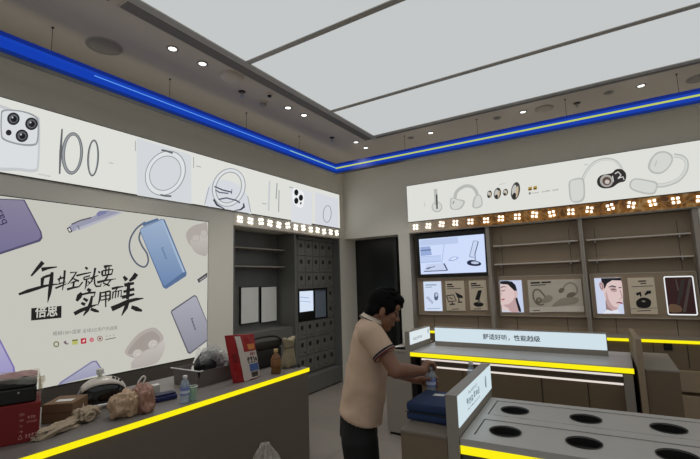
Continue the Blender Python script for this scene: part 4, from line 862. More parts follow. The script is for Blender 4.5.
MB().hexa([(0.125, 4.10, 0), (0.168, 4.10, 0), (0.140, 4.85, 0), (0.1, 4.85, 0)], [(0.125, 4.10, 1.115), (0.168, 4.10, 1.115), (0.140, 4.85, 1.115), (0.1, 4.85, 1.115)]).build('slab', M_BAY, t, bevel=0.002)
t = thing('pedestal', 'taupe pedestal block right of the island counter', 'pedestal', rot((0.3, 4.5, 0)), 'pedestal blocks beside counters')
MB().box(0.171, 4.12, 0.0, 0.388, 4.93, 0.872).build('pedestal_body', M_BAYD, t); MB().box(0.171, 4.115, 0.8725, 0.39, 4.935, 0.885).build('pedestal_top', M_METAL, t)
t = thing('pedestal', 'grey pedestal block left of the island counter behind the man', 'pedestal', rot((-2.05, 4.5, 0)), 'pedestal blocks beside counters')
rb(-2.18, 4.17, 0.03, -1.928, 4.95, 0.872).build('pedestal_body', M_METAL, t); rb(-2.18, 4.165, 0.8725, -1.928, 4.955, 0.885).build('pedestal_top', M_METAL, t); rb(-2.16, 4.19, 0, -1.94, 4.93, 0.0295).build('pedestal_foot', M_BLACK, t)

# ------------------------------------------------------------------ front display counter with round cut-outs
FT = 0.90
t = thing('display_counter', 'grey display counter with round cut-outs at the front right', 'counter', (0.3, 2.4, 0))
FX0_, FX1_, FY0_, FY1_ = -0.665, 1.45, 2.0, 2.745
MB().box(FX0_ + 0.02, FY0_ + 0.03, 0.02, FX1_ - 0.02, FY1_ - 0.02, 0.76).build('counter_body', M_METAL, t)
MB().box(FX0_, FY0_ - 0.002, 0.832, FX1_, FY0_ + 0.006, 0.868).build('yellow_light_edge', L_YEL, t)
rim = MB()
hx0, hx1, hy = -0.62, 1.40, [(2.075, 2.325), (2.405, 2.69)]
rim.box(FX0_, FY0_, 0.869, FX1_, hy[0][0], FT).box(FX0_, hy[0][1], 0.869, FX1_, hy[1][0], FT).box(FX0_, hy[1][1], 0.869, FX1_, FY1_, FT)
for a, b in hy: rim.box(FX0_, a, 0.869, hx0, b, FT).box(hx1, a, 0.869, FX1_, b, FT)
rim.build('counter_rim', M_TOP, t)
MB().box(FX0_ + 0.004, FY0_ + 0.0065, 0.762, FX1_ - 0.004, FY1_ - 0.004, 0.79).build('under_tray', M_GREYDK, t)
MB().box(FX0_ + 0.004, FY0_ + 0.008, 0.791, FX1_ - 0.004, FY0_ + 0.03, 0.8685).build('front_rail', M_GREYDK, t)
def holed_plate(x0, x1, y0, y1, z0, z1, holes, r, seg=40):
    """plate with round holes: one square cell per hole, solid strips between"""
    mb = MB(); xs = [x0]
    for c in holes: xs += [c[0] - r - 0.03, c[0] + r + 0.03]
    xs.append(x1)
    for k in range(0, len(xs), 2): mb.box(xs[k], y0, z0, xs[k + 1], y1, z1)
    for (cx, cyy) in holes:
        a, b = cx - r - 0.03, cx + r + 0.03
        ring = []; outer = []
        for k in range(seg):
            q = 2 * math.pi * (k + 0.5) / seg; c, s = math.cos(q), math.sin(q)
            ring.append((cx + r * c, cyy + r * s))
            tt = min((b - cx) / abs(c) if abs(c) > 1e-6 else 9, ((y1 - cyy) if s > 0 else (cyy - y0)) / abs(s) if abs(s) > 1e-6 else 9)
            outer.append((cx + tt * c, cyy + tt * s))
        # snap corners
        for sx, sgn in ((a, -1), (b, 1)):
            for sy in (y0, y1):
                k = min(range(seg), key=lambda k: (outer[k][0] - sx) ** 2 + (outer[k][1] - sy) ** 2); outer[k] = (sx, sy)
        vs = [(x, y, z1) for x, y in ring] + [(x, y, z1) for x, y in outer] + [(x, y, z0) for x, y in ring]
        mb.add(vs, [(k, seg + k, seg + (k + 1) % seg, (k + 1) % seg) for k in range(seg)] + [(k, (k + 1) % seg, 2 * seg + (k + 1) % seg, 2 * seg + k) for k in range(seg)])
    return mb
HC = [[-0.492 + 0.335 * k for k in range(6)], [-0.497 + 0.348 * k for k in range(6)]]
for j, (a, b) in enumerate(hy):
    cyy = (2.182, 2.538)[j]
    hs = [(x, cyy) for x in HC[j]]
    pl = holed_plate(hx0 + 0.006, hx1 - 0.006, a + (0.006, 0.013)[j], b - 0.006, 0.880, FT - 0.003, hs, 0.073)
    pl.build('top_insert', M_TOP, t, recalc=False)
    for x, y in hs:
        w_ = MB().lathe([(0.0725, FT - 0.006), (0.0722, 0.86), (0.06, 0.855), (0.058, 0.83), (0.001, 0.828)], (x, y, 0), 40, cap=False).build('cup_liner', mat('liner_black', (40, 39, 38), 0.35), t, smooth='auto')
        MB().lathe([(0.0735, FT - 0.0012), (0.0755, FT + 0.001), (0.0725, FT + 0.001), (0.0712, FT - 0.004)], (x, y, 0), 40, cap=False).build('rim_ring', M_GREYDK, w_, smooth=True)
# slab sign at its left end
SLZ = 1.093
t = thing('counter_end_sign', 'short lit sign slab across the left end of the front display counter', 'sign', (-0.70, 2.4, 0), 'end slabs with lit signs')
MB().box(-0.725, 1.995, 0.0, -0.669, 2.80, SLZ).build('slab', M_METAL, t, bevel=0.002)
MB().box(-0.6688, 2.005, 0.945, -0.665, 2.785, SLZ - 0.006).build('sign_face', lit((206, 224, 230)), t)
s_ = lambda y, z: Vector((-0.6644, y, z))
tx = MB(); put_marks(tx, 7, s_(2.20, 1.048), s_(2.40, 1.048), (0, 0, 1), 0.015, 11); put_marks(tx, 6, s_(2.15, 1.0), s_(2.46, 1.0), (0, 0, 1), 0.034, 12, 0.15); put_marks(tx, 10, s_(2.17, 0.975), s_(2.45, 0.975), (0, 0, 1), 0.011, 13); tx.build('sign_text', lit((96, 108, 114)), t, recalc=False)
MB().add([s_(2.625 + 0.022 * math.cos(2 * math.pi * k / 24), 1.02 + 0.034 * math.sin(2 * math.pi * k / 24)) for k in range(24)], [tuple(range(24))]).build('printed_earbud', lit((60, 66, 72)), t, recalc=False)
MB().add([Vector((-0.6641, 2.632 + 0.014 * math.cos(2 * math.pi * k / 24), 1.022 + 0.028 * math.sin(2 * math.pi * k / 24))) for k in range(24)], [tuple(range(24))]).build('printed_earbud', lit((170, 186, 192)), t, recalc=False)
t = thing('pedestal', 'grey pedestal block under the blue case by the man', 'pedestal', (-0.85, 2.4, 0), 'pedestal blocks beside counters')
MB().box(-0.965, 2.0, 0.0, -0.728, 2.75, 0.885).build('pedestal_body', M_BAYD, t); MB().box(-0.968, 1.996, 0.8855, -0.728, 2.754, 0.90).build('pedestal_top', mat('pedestal_top_taupe', (128, 117, 105), 0.45), t, bevel=0.002)

# the whole front unit stands turned a little
FPV, FA = Vector((-0.669, 2.0, 0)), math.radians(2.6)
for o in [o for o in COL.objects if o.parent is None and (o.name == 'display_counter' or o.get('label', '').endswith('front display counter') or 'under the blue case' in o.get('label', ''))]:
    d = o.location - FPV
    o.location = FPV + Vector((d.x * math.cos(FA) - d.y * math.sin(FA), d.x * math.sin(FA) + d.y * math.cos(FA), d.z)); o.rotation_euler = (0, 0, FA)

# ------------------------------------------------------------------ left service counter
CT, CX, CE = 0.88, -2.395, 3.085
t = thing('service_counter', 'long dark grey service counter with yellow lit edge at the left', 'counter', (-2.8, 1.2, 0))
MB().box(-3.27, -0.6, CT - 0.004, CX, CE, CT).build('counter_top', mat('counter_top_grey', (118, 112, 108), 0.4, vary=0.05), t)
MB().box(CX, -0.6, CT - 0.034, CX + 0.008, CE, CT - 0.003).build('yellow_light_edge', L_YEL, t)
MB().box(-3.25, -0.58, 0.03, CX - 0.004, CE - 0.004, CT - 0.0045).build('counter_body', mat('counter_taupe', (112, 102, 94), 0.5, vary=0.05), t)
MB().box(-3.23, -0.55, 0, CX - 0.03, CE - 0.03, 0.0295).build('counter_foot', M_BLACK, t)
# ------------------------------------------------------------------ soft and crumpled things
def blob(c, r, seed=0, amp=0.25, freq=9.0, sharp=True, sub=5, flat=True, M=None, squash=1.0):
    """crumpled sack: subdivided sphere pushed about by ridged noise, flat where it rests"""
    bm = bmesh.new(); bmesh.ops.create_icosphere(bm, subdivisions=sub, radius=1.0)
    c = Vector(c); off = Vector((seed * 7.3, seed * 3.1, seed * 5.7)); mb = MB()
    vs = []
    for v in bm.verts:
        d = v.co.normalized()
        n1 = noise.noise(d * 1.7 + off); n2 = abs(noise.noise(Vector((d.x * freq * 0.5, d.y * freq * 0.5, d.z * freq * 0.22)) + off * 2)); n3 = abs(noise.noise(d * freq + off))
        k = 1 + amp * (0.8 * n1 - 0.75 * n2 - 0.30 * n3 + 0.25)
        p = Vector((d.x * r[0] * k, d.y * r[1] * k, d.z * r[2] * k))
        if M: p = M @ p
        if flat and p.z < -r[2] * 0.72: p.z = -r[2] * 0.72 + (p.z + r[2] * 0.72) * 0.02
        vs.append(c + p)
    fs = [tuple(v.index for v in f.verts) for f in bm.faces]
    bm.free(); return mb.add(vs, fs)
def Zr(a): return Matrix.Rotation(a, 3, 'Z')
M_CARD = mat('cardboard', (122, 94, 68), 0.8, vary=0.12, scale=14, bump=0.1)
M_CLOTH = mat('cotton_cloth', (176, 158, 136), 0.9, vary=0.12, scale=60, bump=0.4)
M_CLEAR = clear('clear_plastic'); M_CLEAR2 = clear('thin_clear_bag', (240, 236, 228), 0.2, 0.15)

# red carton with black case on it
Pr = onz(38.6, 440.0, CT); dl = Vector((-0.36, -0.933, 0)).normalized(); dn = Vector((-dl.y, dl.x, 0))
if dn.x > 0: dn = -dn
def zfor(P, v):
    lo, hi = 0.5, 2.2
    for _ in range(40):
        m = (lo + hi) / 2; d = Vector((P.x, P.y, m)) - CAM
        pv = 229.5 - F_PX * d.dot(UPV) / d.dot(FWD)
        if pv > v: lo = m
        else: hi = m
    return lo
RH = zfor(Pr, 401.5) - CT
t = thing('carton', 'dark red carton with white symbols at the left end of service counter', 'box', Pr)
M_RED = mat('carton_red', (120, 14, 16), 0.6, vary=0.08)
MB().obox(Pr + Vector((0, 0, 0.001)), dl * 0.46, dn * 0.30, RH).build('carton_body', M_RED, t, bevel=0.004)
out = -dn
cq = lambda a, h, k=1: Pr + dl * a + Vector((0, 0, 0.001 + h)) + out * (0.0012 * k)
MP = mat('carton_print', (206, 150, 148), 0.6)
mb = MB()
for k in range(4): put_text(mb, '↑☂❄▣'[k:k + 1], cq(0.078 - 0.0 * k + 0.006, 0.05 + k * 0.028), cq(0.066 + 0.0, 0.05 + k * 0.028), (0, 0, 1), 0.012)
put_marks(mb, 3, cq(0.052, 0.115), cq(0.018, 0.115), (0, 0, 1), 0.014, 21); put_marks(mb, 5, cq(0.054, 0.095), cq(0.012, 0.095), (0, 0, 1), 0.009, 22)
put_marks(mb, 4, cq(0.058, 0.022), cq(0.006, 0.022), (0, 0, 1), 0.02, 23); put_text(mb, '△', cq(0.086, 0.02), cq(0.066, 0.02), (0, 0, 1), 0.024)
mb.build('carton_print', MP, t, recalc=False)
Cb = Pr + dl * 0.02 + dn * 0.02 + Vector((0, 0, RH + 0.0015))
CH = zfor(Cb, 377) - CT - RH
t = thing('equipment_case', 'black case under clear plastic film on top of the red carton', 'case', Cb)
MB().obox(Cb, dl * 0.46, dn * 0.24, CH * 0.62).build('case_body', M_BLACK, t, bevel=0.008)
MB().obox(Cb + Vector((0, 0, CH * 0.62 + 0.001)), dl * 0.46, dn * 0.24, CH * 0.30).build('case_lid', mat('case_lid', (26, 26, 27), 0.4), t, bevel=0.01)
mb = MB().ell(Cb + dl * 0.075 + out * 0.003 + Vector((0, 0, CH * 0.44)), (0.006, 0.006, 0.006)); mb.build('case_stud', M_STEEL, t, smooth=True)
# film lying over the lid and hanging at the near corner
def sheet(fn, nu, nv):
    mb = MB(); mb.add([fn(i / nu, j / nv) for j in range(nv + 1) for i in range(nu + 1)], [(j * (nu + 1) + i, j * (nu + 1) + i + 1, (j + 1) * (nu + 1) + i + 1, (j + 1) * (nu + 1) + i) for j in range(nv) for i in range(nu)]); return mb
def film(a, b):
    L = -0.035 + a * 0.5; zz = CH + 0.006
    wv = 0.010 * noise.noise(Vector((a * 9, b * 7, 1))) + 0.006 * noise.noise(Vector((a * 25, b * 19, 4)))
    if b < 0.35:
        q_ = (0.35 - b) / 0.35; dd = -0.012 - 0.012 * math.sin(a * 14) * q_; zz -= q_ * (0.022 + 0.012 * math.sin(a * 7 + 1))
        return Cb + dl * max(L, -0.03 - 0.01 * q_) + dn * dd + Vector((0, 0, zz + wv))
    dd = -0.012 + (b - 0.35) / 0.65 * 0.25
    drop = 0
    if L < -0.008: drop = (-0.008 - L) * 4.6
    return Cb + dl * max(L, -0.016 - 0.008 * math.sin(b * 20)) + dn * dd + Vector((0, 0, zz + wv - drop))
sheet(film, 60, 40).build('plastic_film', M_CLEAR2, t, smooth=True)
def flap(a, b):
    return Cb + dl * (0.0 + a * 0.30) + dn * (0.03 + 0.04 * b + 0.10 * b) + Vector((0, 0, CH * 0.92 + 0.012 + 0.020 * math.sin(b * 3.1) * (0.6 + 0.4 * math.sin(a * 6)) + 0.008 * noise.noise(Vector((a * 8, b * 6, 9)))))
sheet(flap, 30, 12).build('pink_wrap', mat('pink_wrap', (168, 130, 128), 0.5), t, smooth=True)

# cardboard box behind
Bp = onz(72, 422, CT); Bl = Bp + Vector((-0.75, -0.66, 0)); bd = (Bl - Bp).normalized(); bn = Vector((-bd.y, bd.x, 0)); bn = bn if bn.x < 0 else -bn
BHt = zfor(Bp, 403) - CT
t = thing('cardboard_box', 'flat brown cardboard box between the red carton and the black appliance', 'box', Bp)
MB().obox(Bp + Vector((0, 0, 0.001)), bd * 0.165, bn * 0.2, BHt).build('box_body', M_CARD, t, bevel=0.003)
MB().obox(Bp + bd * 0.03 + bn * 0.05 + Vector((0, 0, BHt + 0.0015)), bd * 0.09, bn * 0.05, 0.001).build('paper_label', M_WHITE, t)
MB().obox(Bp + out * 0.0 + Vector((0, 0, BHt * 0.52)) - bn * 0.0008, bd * 0.165, bn * 0.0006, 0.004).build('box_seam', mat('seam_brown', (92, 66, 44), 0.8), t)

# black and white glossy appliance with handle arch, knob and rod foot
Pa = onz(100, 410, CT); ax = (onz(128, 402, CT) - onz(75, 412, CT)).normalized(); an = Vector((-ax.y, ax.x, 0)); an = an if an.x < 0 else -an
t = thing('appliance', 'glossy black dome appliance with white top, black slots and a round knob', 'appliance', Pa)
sc_ = (onz(128, 402, CT) - onz(75, 412, CT)).length / 2
ac = Pa + an * 0.085 + ax * 0.02
secs = []
AH = zfor(Pa + an * 0.05, 377) - CT
mb = MB()
N = 18
def prof(s): return max(0.0, 1 - abs(s) ** 2.6) ** 0.5
for i in range(N + 1):
    s = -1 + 2 * i / N; h = AH * 0.80 * max(0.12, prof(s * 0.98)); wd = 0.075 * max(0.2, prof(s * 0.98))
    secs.append((s, h, wd))
for i in range(N):
    pass
lv = []; lf = []; SG = 14
for s, h, wd in secs:
    for k in range(SG + 1):
        q_ = math.pi * k / SG
        lv.append(ac + ax * (s * sc_) + an * (-wd * math.cos(q_)) + Vector((0, 0, 0.02 + h * math.sin(q_) ** 0.7)))
for i in range(N):
    for k in range(SG): a_ = i * (SG + 1) + k; lf.append((a_, a_ + 1, a_ + SG + 2, a_ + SG + 1))
    lf.append((i * (SG + 1), (i + 1) * (SG + 1), (i + 1) * (SG + 1) + SG, i * (SG + 1) + SG))
lf.append(tuple(range(SG + 1))); lf.append(tuple(N * (SG + 1) + k for k in range(SG + 1))[::-1])
mb.add(lv, lf).build('dome_body', mat('gloss_black', (10, 10, 11), 0.08), t, smooth='auto')
# white shell over the top
lv = []; lf = []
for i, (s, h, wd) in enumerate(secs[2:]):
    for k in range(9):
        q_ = math.pi * (0.24 + 0.52 * k / 8)
        lv.append(ac + ax * (s * sc_ * 1.01) + an * (-wd * 1.06 * math.cos(q_)) + Vector((0, 0, 0.02 + 1.06 * h * math.sin(q_) ** 0.7 + 0.002)))
n_ = len(secs[2:])
for i in range(n_ - 1):
    for k in range(8): a_ = i * 9 + k; lf.append((a_, a_ + 1, a_ + 10, a_ + 9))
sh = MB().add(lv, lf).build('white_shell', mat('shell_white', (214, 206, 196), 0.25), t, smooth=True)
so = sh.modifiers.new('s', 'SOLIDIFY'); so.thickness = 0.006; so.offset = 0
for k in range(3):
    c0 = ac + ax * (sc_ * (0.40 + 0.13 * k)) + Vector((0, 0, 0.02 + AH * 0.90 * prof(0.40 + 0.13 * k) * 0.93))
    MB().tube([c0 - an * 0.035, c0 + Vector((0, 0, 0.004)), c0 + an * 0.02], 0.0075, 8).build('black_slot', M_BLACK, sh)
kb = ac + ax * (-0.10 * sc_) + Vector((0, 0, 0.02 + AH * 0.83))
MB().lathe([(0.013, 0), (0.013, 0.022), (0.021, 0.027), (0.022, 0.056), (0.017, 0.062), (0.001, 0.064)], kb, 18).build('knob', M_WHITE, t, smooth='auto')
MB().tube([ac - an * 0.115 - ax * sc_ * 0.85 + Vector((0, 0, 0.035)), ac - an * 0.115 + ax * sc_ * 0.95 + Vector((0, 0, 0.035))], 0.008, 10).lathe([(0.006, -0.034), (0.014, -0.03), (0.014, 0.03), (0.006, 0.034)], ac - an * 0.115 - ax * sc_ * 0.85 + Vector((0, 0, 0.0355)), 14, axis=Vector((0, 0, 1))).build('support_rod', M_WHITE, t, smooth='auto')

# crumpled cotton cloths
cl0 = onz(36, 443, CT); cl1 = onz(99, 418, CT); cdir = (cl1 - cl0).normalized(); cl_len = (cl1 - cl0).length
cn = Vector((-cdir.y, cdir.x, 0)); cn = cn if cn.x < 0 else -cn
def cloth_blob(c, L, Wd, H, seed):
    M = Matrix((cdir, cn, Vector((0, 0, 1)))).transposed(); return blob(Vector(c) + Vector((0, 0, H * 0.72 + 0.001)), (L, Wd, H), seed, 0.95, 8, True, 5, True, M)
t = thing('cotton_cloth', 'long crumpled beige cotton cloth at the counter edge beside the red carton', 'cloth', cl0)
cloth_blob(cl0 + cdir * cl_len * 0.36 + cn * 0.03, cl_len * 0.30, 0.036, 0.026, 2).build('cloth_body', M_CLOTH, t, smooth=True)
for k in range(3):
    a = cl0 + cdir * (0.03 + 0.05 * k) + cn * (0.012 * k); MB().tube(spline([a + cdir * 0.16 + cn * 0.01 + Vector((0, 0, 0.02)), a + cdir * 0.08 - cn * 0.012 + Vector((0, 0, 0.03)), a + Vector((0, 0, 0.010))], 6), [0.006, 0.007, 0.008, 0.009, 0.010, 0.011, 0.011, 0.010, 0.009, 0.008, 0.007, 0.006, 0.005], 8).build('cloth_tail', M_CLOTH, t, smooth=True)
t = thing('cotton_cloth', 'bunched beige cotton cloth with curled end in front of the black appliance', 'cloth', cl1)
cloth_blob(cl0 + cdir * cl_len * 0.85 + cn * 0.04, cl_len * 0.20, 0.042, 0.042, 5).build('cloth_body', M_CLOTH, t, smooth=True)
cc = cl0 + cdir * cl_len * 0.80 + cn * -0.012
MB().tube([cc + cdir * 0.03 * math.cos(q_) + Vector((0, 0, 0.034 + 0.022 * math.sin(q_))) for q_ in [2 * math.pi * k / 16 for k in range(16)]], 0.009, 8, closed=True).build('cloth_curl', M_CLOTH, t, smooth=True)

# thin carrier bag with food boxes
cb = onz(136, 416, CT); bw = (onz(158, 407, CT) - onz(109, 419, CT)).length / 2 * 0.92
bx_ = (onz(158, 407, CT) - onz(109, 419, CT)).normalized(); by_ = Vector((-bx_.y, bx_.x, 0)); by_ = by_ if by_.x < 0 else -by_
BM = Matrix((bx_, by_, Vector((0, 0, 1)))).transposed()
bh = zfor(cb, 388) - CT
t = thing('carrier_bag', 'thin pinkish carrier bag of food with knotted loop on service counter', 'bag', cb)
M_BAG = mat('thin_bag', (190, 160, 130), 0.45, vary=0.3, scale=18, bump=0.3)
cbb = cb + by_ * 0.055
blob(cbb - bx_ * bw * 0.35 + Vector((0, 0, bh * 0.40 + 0.001)), (bw * 0.62, 0.075, bh * 0.54), 3, 0.42, 8, True, 5, True, BM).build('bag_body', M_BAG, t, smooth=True)
blob(cbb + bx_ * bw * 0.42 + Vector((0, 0, bh * 0.42 + 0.001)), (bw * 0.54, 0.07, bh * 0.6), 8, 0.42, 8, True, 5, True, BM).build('bag_body', mat('thin_bag_red', (164, 122, 106), 0.45, vary=0.3, scale=20, bump=0.3), t, smooth=True)
kn = cbb + bx_ * bw * 0.25 + Vector((0, 0, bh * 0.92))
hz = zfor(cbb + bx_ * bw * 0.3, 377)
MB().tube(spline([kn, kn + bx_ * -0.004 + Vector((0, 0, (hz - kn.z) * 0.5)), Vector((kn.x, kn.y, hz)) + bx_ * 0.022, Vector((kn.x, kn.y, hz - 0.012)) + bx_ * 0.038, kn + bx_ * 0.024 + Vector((0, 0, 0.02)), kn + bx_ * 0.012], 6), 0.0055, 8).build('bag_loop', mat('bag_loop_white', (220, 212, 204), 0.4), t, smooth=True)
# dark blue pouch
p0 = onz(156, 403.5, CT); p1 = onz(178, 398.5, CT); pd = p1 - p0; pn = Vector((-pd.y, pd.x, 0)).normalized(); pn = pn if pn.x < 0 else -pn
t = thing('pouch', 'flat dark blue pouch beside the water bottle on service counter', 'pouch', p0)
M_BLUE = mat('pouch_blue', (24, 32, 88), 0.45, vary=0.15)
MB().obox(p0 + Vector((0, 0, 0.001)), pd, pn * 0.10, 0.032).build('pouch_body', M_BLUE, t, bevel=0.010, smooth='auto')
MB().obox(p0 + pd * 0.05 + pn * 0.012 + Vector((0, 0, 0.034)), pd * 0.9, pn * 0.075, 0.012).build('pouch_flap', mat('pouch_blue_dark', (16, 20, 62), 0.5), t, bevel=0.005)
# pale paper box behind the bag
p0 = onz(147, 397, CT) + pn * 0.05; t = thing('paper_box', 'pale paper box standing behind the carrier bag', 'box', p0)
MB().obox(p0 + Vector((0, 0, 0.001)), pd.normalized() * 0.11, pn * 0.05, 0.052).build('box_body', mat('pale_paper', (176, 174, 166), 0.6), t, bevel=0.003)
MB().obox(p0 + pn * 0.004 + Vector((0, 0, 0.0535)), pd.normalized() * 0.11, pn * 0.045, 0.004).build('box_lid', M_WHITE, t)
# water bottles
M_PET = clear('pet_clear', (226, 236, 246), 0.34, 0.05); M_WATER = clear('water', (214, 228, 240), 0.2, 0.02)
def bottle(P, H, R, lab, blue=True, cap=True):
    P = Vector(P); t = thing('water_bottle', lab, 'bottle', P)
    pr = [(R * 0.85, 0.001), (R, 0.012), (R, 0.10), (R * 0.93, 0.16), (R, 0.22), (R, 0.62), (R * 0.92, 0.70), (R * 0.6, 0.82), (R * 0.42, 0.88), (R * 0.42, 0.93)]
    MB().lathe([(r, 0.001 + h * H if i else 0.001) for i, (r, h) in enumerate(pr)], P, 24).build('bottle_body', M_PET, t, smooth='auto')
    MB().lathe([(R + 0.0008, H * 0.30), (R + 0.0012, H * 0.32), (R + 0.0012, H * 0.56), (R + 0.0008, H * 0.58)], P, 24, cap=False).build('bottle_label', mat('label_blue', (120, 134, 190), 0.4), t, smooth='auto')
    MB().lathe([(R + 0.0016, H * 0.36), (R + 0.0016, H * 0.46)], P, 24, cap=False).build('bottle_label', mat('label_pale', (206, 214, 232), 0.4), t, smooth='auto')
    if cap: MB().lathe([(R * 0.48, H * 0.905), (R * 0.5, H * 0.91), (R * 0.5, H * 0.985), (R * 0.45, H), (0.001, H)], P, 20).build('bottle_cap', M_WHITE, t, smooth='auto')
    return t
bp = onz(184.6, 402.5, CT); bottle(bp, zfor(bp, 375.5) - CT, 0.030, 'clear water bottle on service counter in front of the grey tray')
p0 = onz(194, 401, CT) + Vector((-0.03, 0.01, 0)); t = thing('plastic_cup', 'small pale green clear cup beside the water bottle', 'cup', p0)
MB().lathe([(0.024, 0.001), (0.030, 0.085), (0.032, 0.088), (0.029, 0.088), (0.024, 0.01), (0.001, 0.006)], p0, 24).build('cup_body', clear('cup_clear', (206, 228, 216), 0.45, 0.2), t, smooth='auto')
MB().lathe([(0.0326, 0.086), (0.034, 0.089), (0.032, 0.092), (0.030, 0.09)], p0, 24, cap=False).build('cup_rim', M_WHITE, t, smooth=True)

# open grey tray with wrapped tools
t0 = onz(199, 387.6, CT); t1 = Vector((t0.x, onz(236, 376.5, CT).y, CT))
td = (t1 - t0).normalized(); tl = (t1 - t0).length; tn = Vector((-td.y, td.x, 0)); tn = tn if tn.x < 0 else -tn
th = zfor(t0, 371.5) - CT; tw = 0.30
t = thing('tray_box', 'open grey tray full of wrapped parts in the middle of service counter', 'tray', t0)
M_TRAY = mat('tray_grey', (112, 104, 100), 0.5)
zt = Vector((0, 0, 0.001)); ls = tn * 0.05 - td * 0.0
fl = -td * 0.07 + Vector((0, 0, 0))
MB().obox(t0 + zt, td * tl, tn * tw, 0.006).build('tray_floor', M_TRAY, t)
MB().obox(t0 + zt + Vector((0, 0, 0.0065)), td * tl, tn * 0.006, th - 0.007, -tn * 0.02).build('tray_side', M_TRAY, t)
MB().obox(t0 + zt + Vector((0, 0, 0.0065)) + tn * (tw - 0.006), td * tl, tn * 0.006, th - 0.007, tn * 0.02).build('tray_side', M_TRAY, t)
MB().obox(t0 + zt + Vector((0, 0, 0.0065)) + tn * 0.0065, td * 0.006, tn * (tw - 0.013), th - 0.007, -td * 0.015).build('tray_side', M_TRAY, t)
MB().obox(t0 + zt + Vector((0, 0, 0.0065)) + td * (tl - 0.006) + tn * 0.0065, td * 0.006, tn * (tw - 0.013), th - 0.007, td * 0.02).build('tray_side', M_TRAY, t)
MB().tube([t0 + Vector((0, 0, th + 0.003)) - tn * 0.02 + td * tl * 0.05, t0 + Vector((0, 0, th + 0.005)) - td * 0.02 - tn * 0.02, t0 + Vector((0, 0, th + 0.005)) - td * 0.02 + tn * (tw + 0.02)], 0.005, 8).build('tray_rim', M_WHITE, t)
ca = t0 + td * 0.05 + tn * 0.20 + Vector((0, 0, 0.012))
t = thing('foam_board', 'white foam strip leaning up out of the grey tray against the poster', 'board', ca)
ctop = onx(199, 347, ca.x - 0.25)
MB().hexa([ca, ca + td * 0.035, ca + td * 0.035 + tn * 0.01, ca + tn * 0.01], [ctop, ctop + td * 0.03, ctop + td * 0.03 + tn * 0.01, ctop + tn * 0.01]).build('foam_board_body', M_WHITE, t)
cw = t0 + td * tl * 0.56 + tn * 0.125
t = thing('wrapped_parts', 'black parts wrapped in shiny clear plastic inside the grey tray', 'parts', cw)
TM = Matrix((td, tn, Vector((0, 0, 1)))).transposed()
wh = zfor(cw, 348) - CT
blob(cw - td * 0.02 + Vector((0, 0, wh * 0.46)), (tl * 0.34, 0.085, wh * 0.46), 11, 0.3, 4, True, 4, True, TM).build('black_part', mat('part_black', (30, 30, 34), 0.5), t, smooth=True)
blob(cw + td * 0.01 + Vector((0, 0, wh * 0.50)), (tl * 0.36, 0.09, wh * 0.52), 12, 0.4, 5, True, 5, True, TM).build('plastic_wrap', clear('shiny_wrap', (235, 236, 236), 0.28, 0.06), t, smooth=True)

# red and white snack bag
s0 = onz(237.5, 384, CT); s1 = onz(263.5, 376.5, CT); sd = s1 - s0; sn = Vector((-sd.y, sd.x, 0)).normalized(); sn = sn if sn.x < 0 else -sn
sh_ = zfor(s0, 338) - CT
ln = -sd * 0.22
t = thing('snack_bag', 'red and white printed food bag standing on service counter', 'bag', s0)
def sbag(a, b, side):
    bulge = 0.045 * (math.sin(math.pi * min(1, max(0, a))) ** 0.6) * (1 - 0.75 * b ** 2) + 0.004
    crease = 0.006 * noise.noise(Vector((a * 6, b * 8, side + 3)))
    return s0 + sd * a + ln * b * (1.1 - 0.35 * a) + sn * (0.05 - side * bulge - crease * side + 0.02 * b) + Vector((0, 0, 0.002 + sh_ * b * (1.0 + 0.06 * (1 - a))))
mbs = {'red': MB(), 'pale': MB(), 'orange': MB()}
NU, NV = 28, 30
fr_ = MB(); 
grid = {sd_: [[sbag(i / NU, j / NV, sd_) for i in range(NU + 1)] for j in range(NV + 1)] for sd_ in (1, -1)}
whole = MB(); pts = [p for sd_ in (1, -1) for row in grid[sd_] for p in row]; fs = []
o2 = (NU + 1) * (NV + 1)
for j in range(NV):
    for i in range(NU):
        a_ = j * (NU + 1) + i; fs.append((a_, a_ + 1, a_ + NU + 2, a_ + NU + 1)); fs.append((o2 + a_, o2 + a_ + NU + 1, o2 + a_ + NU + 2, o2 + a_ + 1))
for j in range(NV):
    for i in (0, NU):
        a_ = j * (NU + 1) + i; fs.append((a_, a_ + NU + 1, o2 + a_ + NU + 1, o2 + a_))
for i in range(NU):
    for j in (0, NV):
        a_ = j * (NU + 1) + i; fs.append((a_, a_ + 1, o2 + a_ + 1, o2 + a_))
whole.add(pts, fs).build('bag_body', mat('bag_red', (156, 24, 30), 0.3, vary=0.1), t, smooth='auto')
def bagprint(name, poly2, m, lift):
    """patch of print following the bag's front"""
    xs_ = [p[0] for p in poly2]; ys_ = [p[1] for p in poly2]
    NN = 10; mb = MB(); x0, x1, y0_, y1_ = min(xs_), max(xs_), min(ys_), max(ys_)
    mb.add([sbag(x0 + (x1 - x0) * i / NN, y0_ + (y1_ - y0_) * j / NN, 1) - sn * lift for j in range(NN + 1) for i in range(NN + 1)], [(j * (NN + 1) + i, j * (NN + 1) + i + 1, (j + 1) * (NN + 1) + i + 1, (j + 1) * (NN + 1) + i) for j in range(NN) for i in range(NN)])
    return mb.build(name, m, t, smooth=True)
bagprint('white_panel', [(0.32, 0.02), (0.97, 0.62)], mat('bag_white', (210, 198, 190), 0.35), 0.003)
bagprint('white_stripe', [(0.26, 0.0), (0.44, 0.97)], mat('bag_white', (226, 214, 206), 0.35), 0.004)
bagprint('orange_picture', [(0.62, 0.66), (0.92, 0.78)], mat('bag_orange', (206, 128, 60), 0.4, vary=0.3, scale=40), 0.003)
bagprint('blue_picture', [(0.52, 0.18), (0.92, 0.34)], mat('bag_blue', (64, 96, 160), 0.4, vary=0.5, scale=50), 0.005)
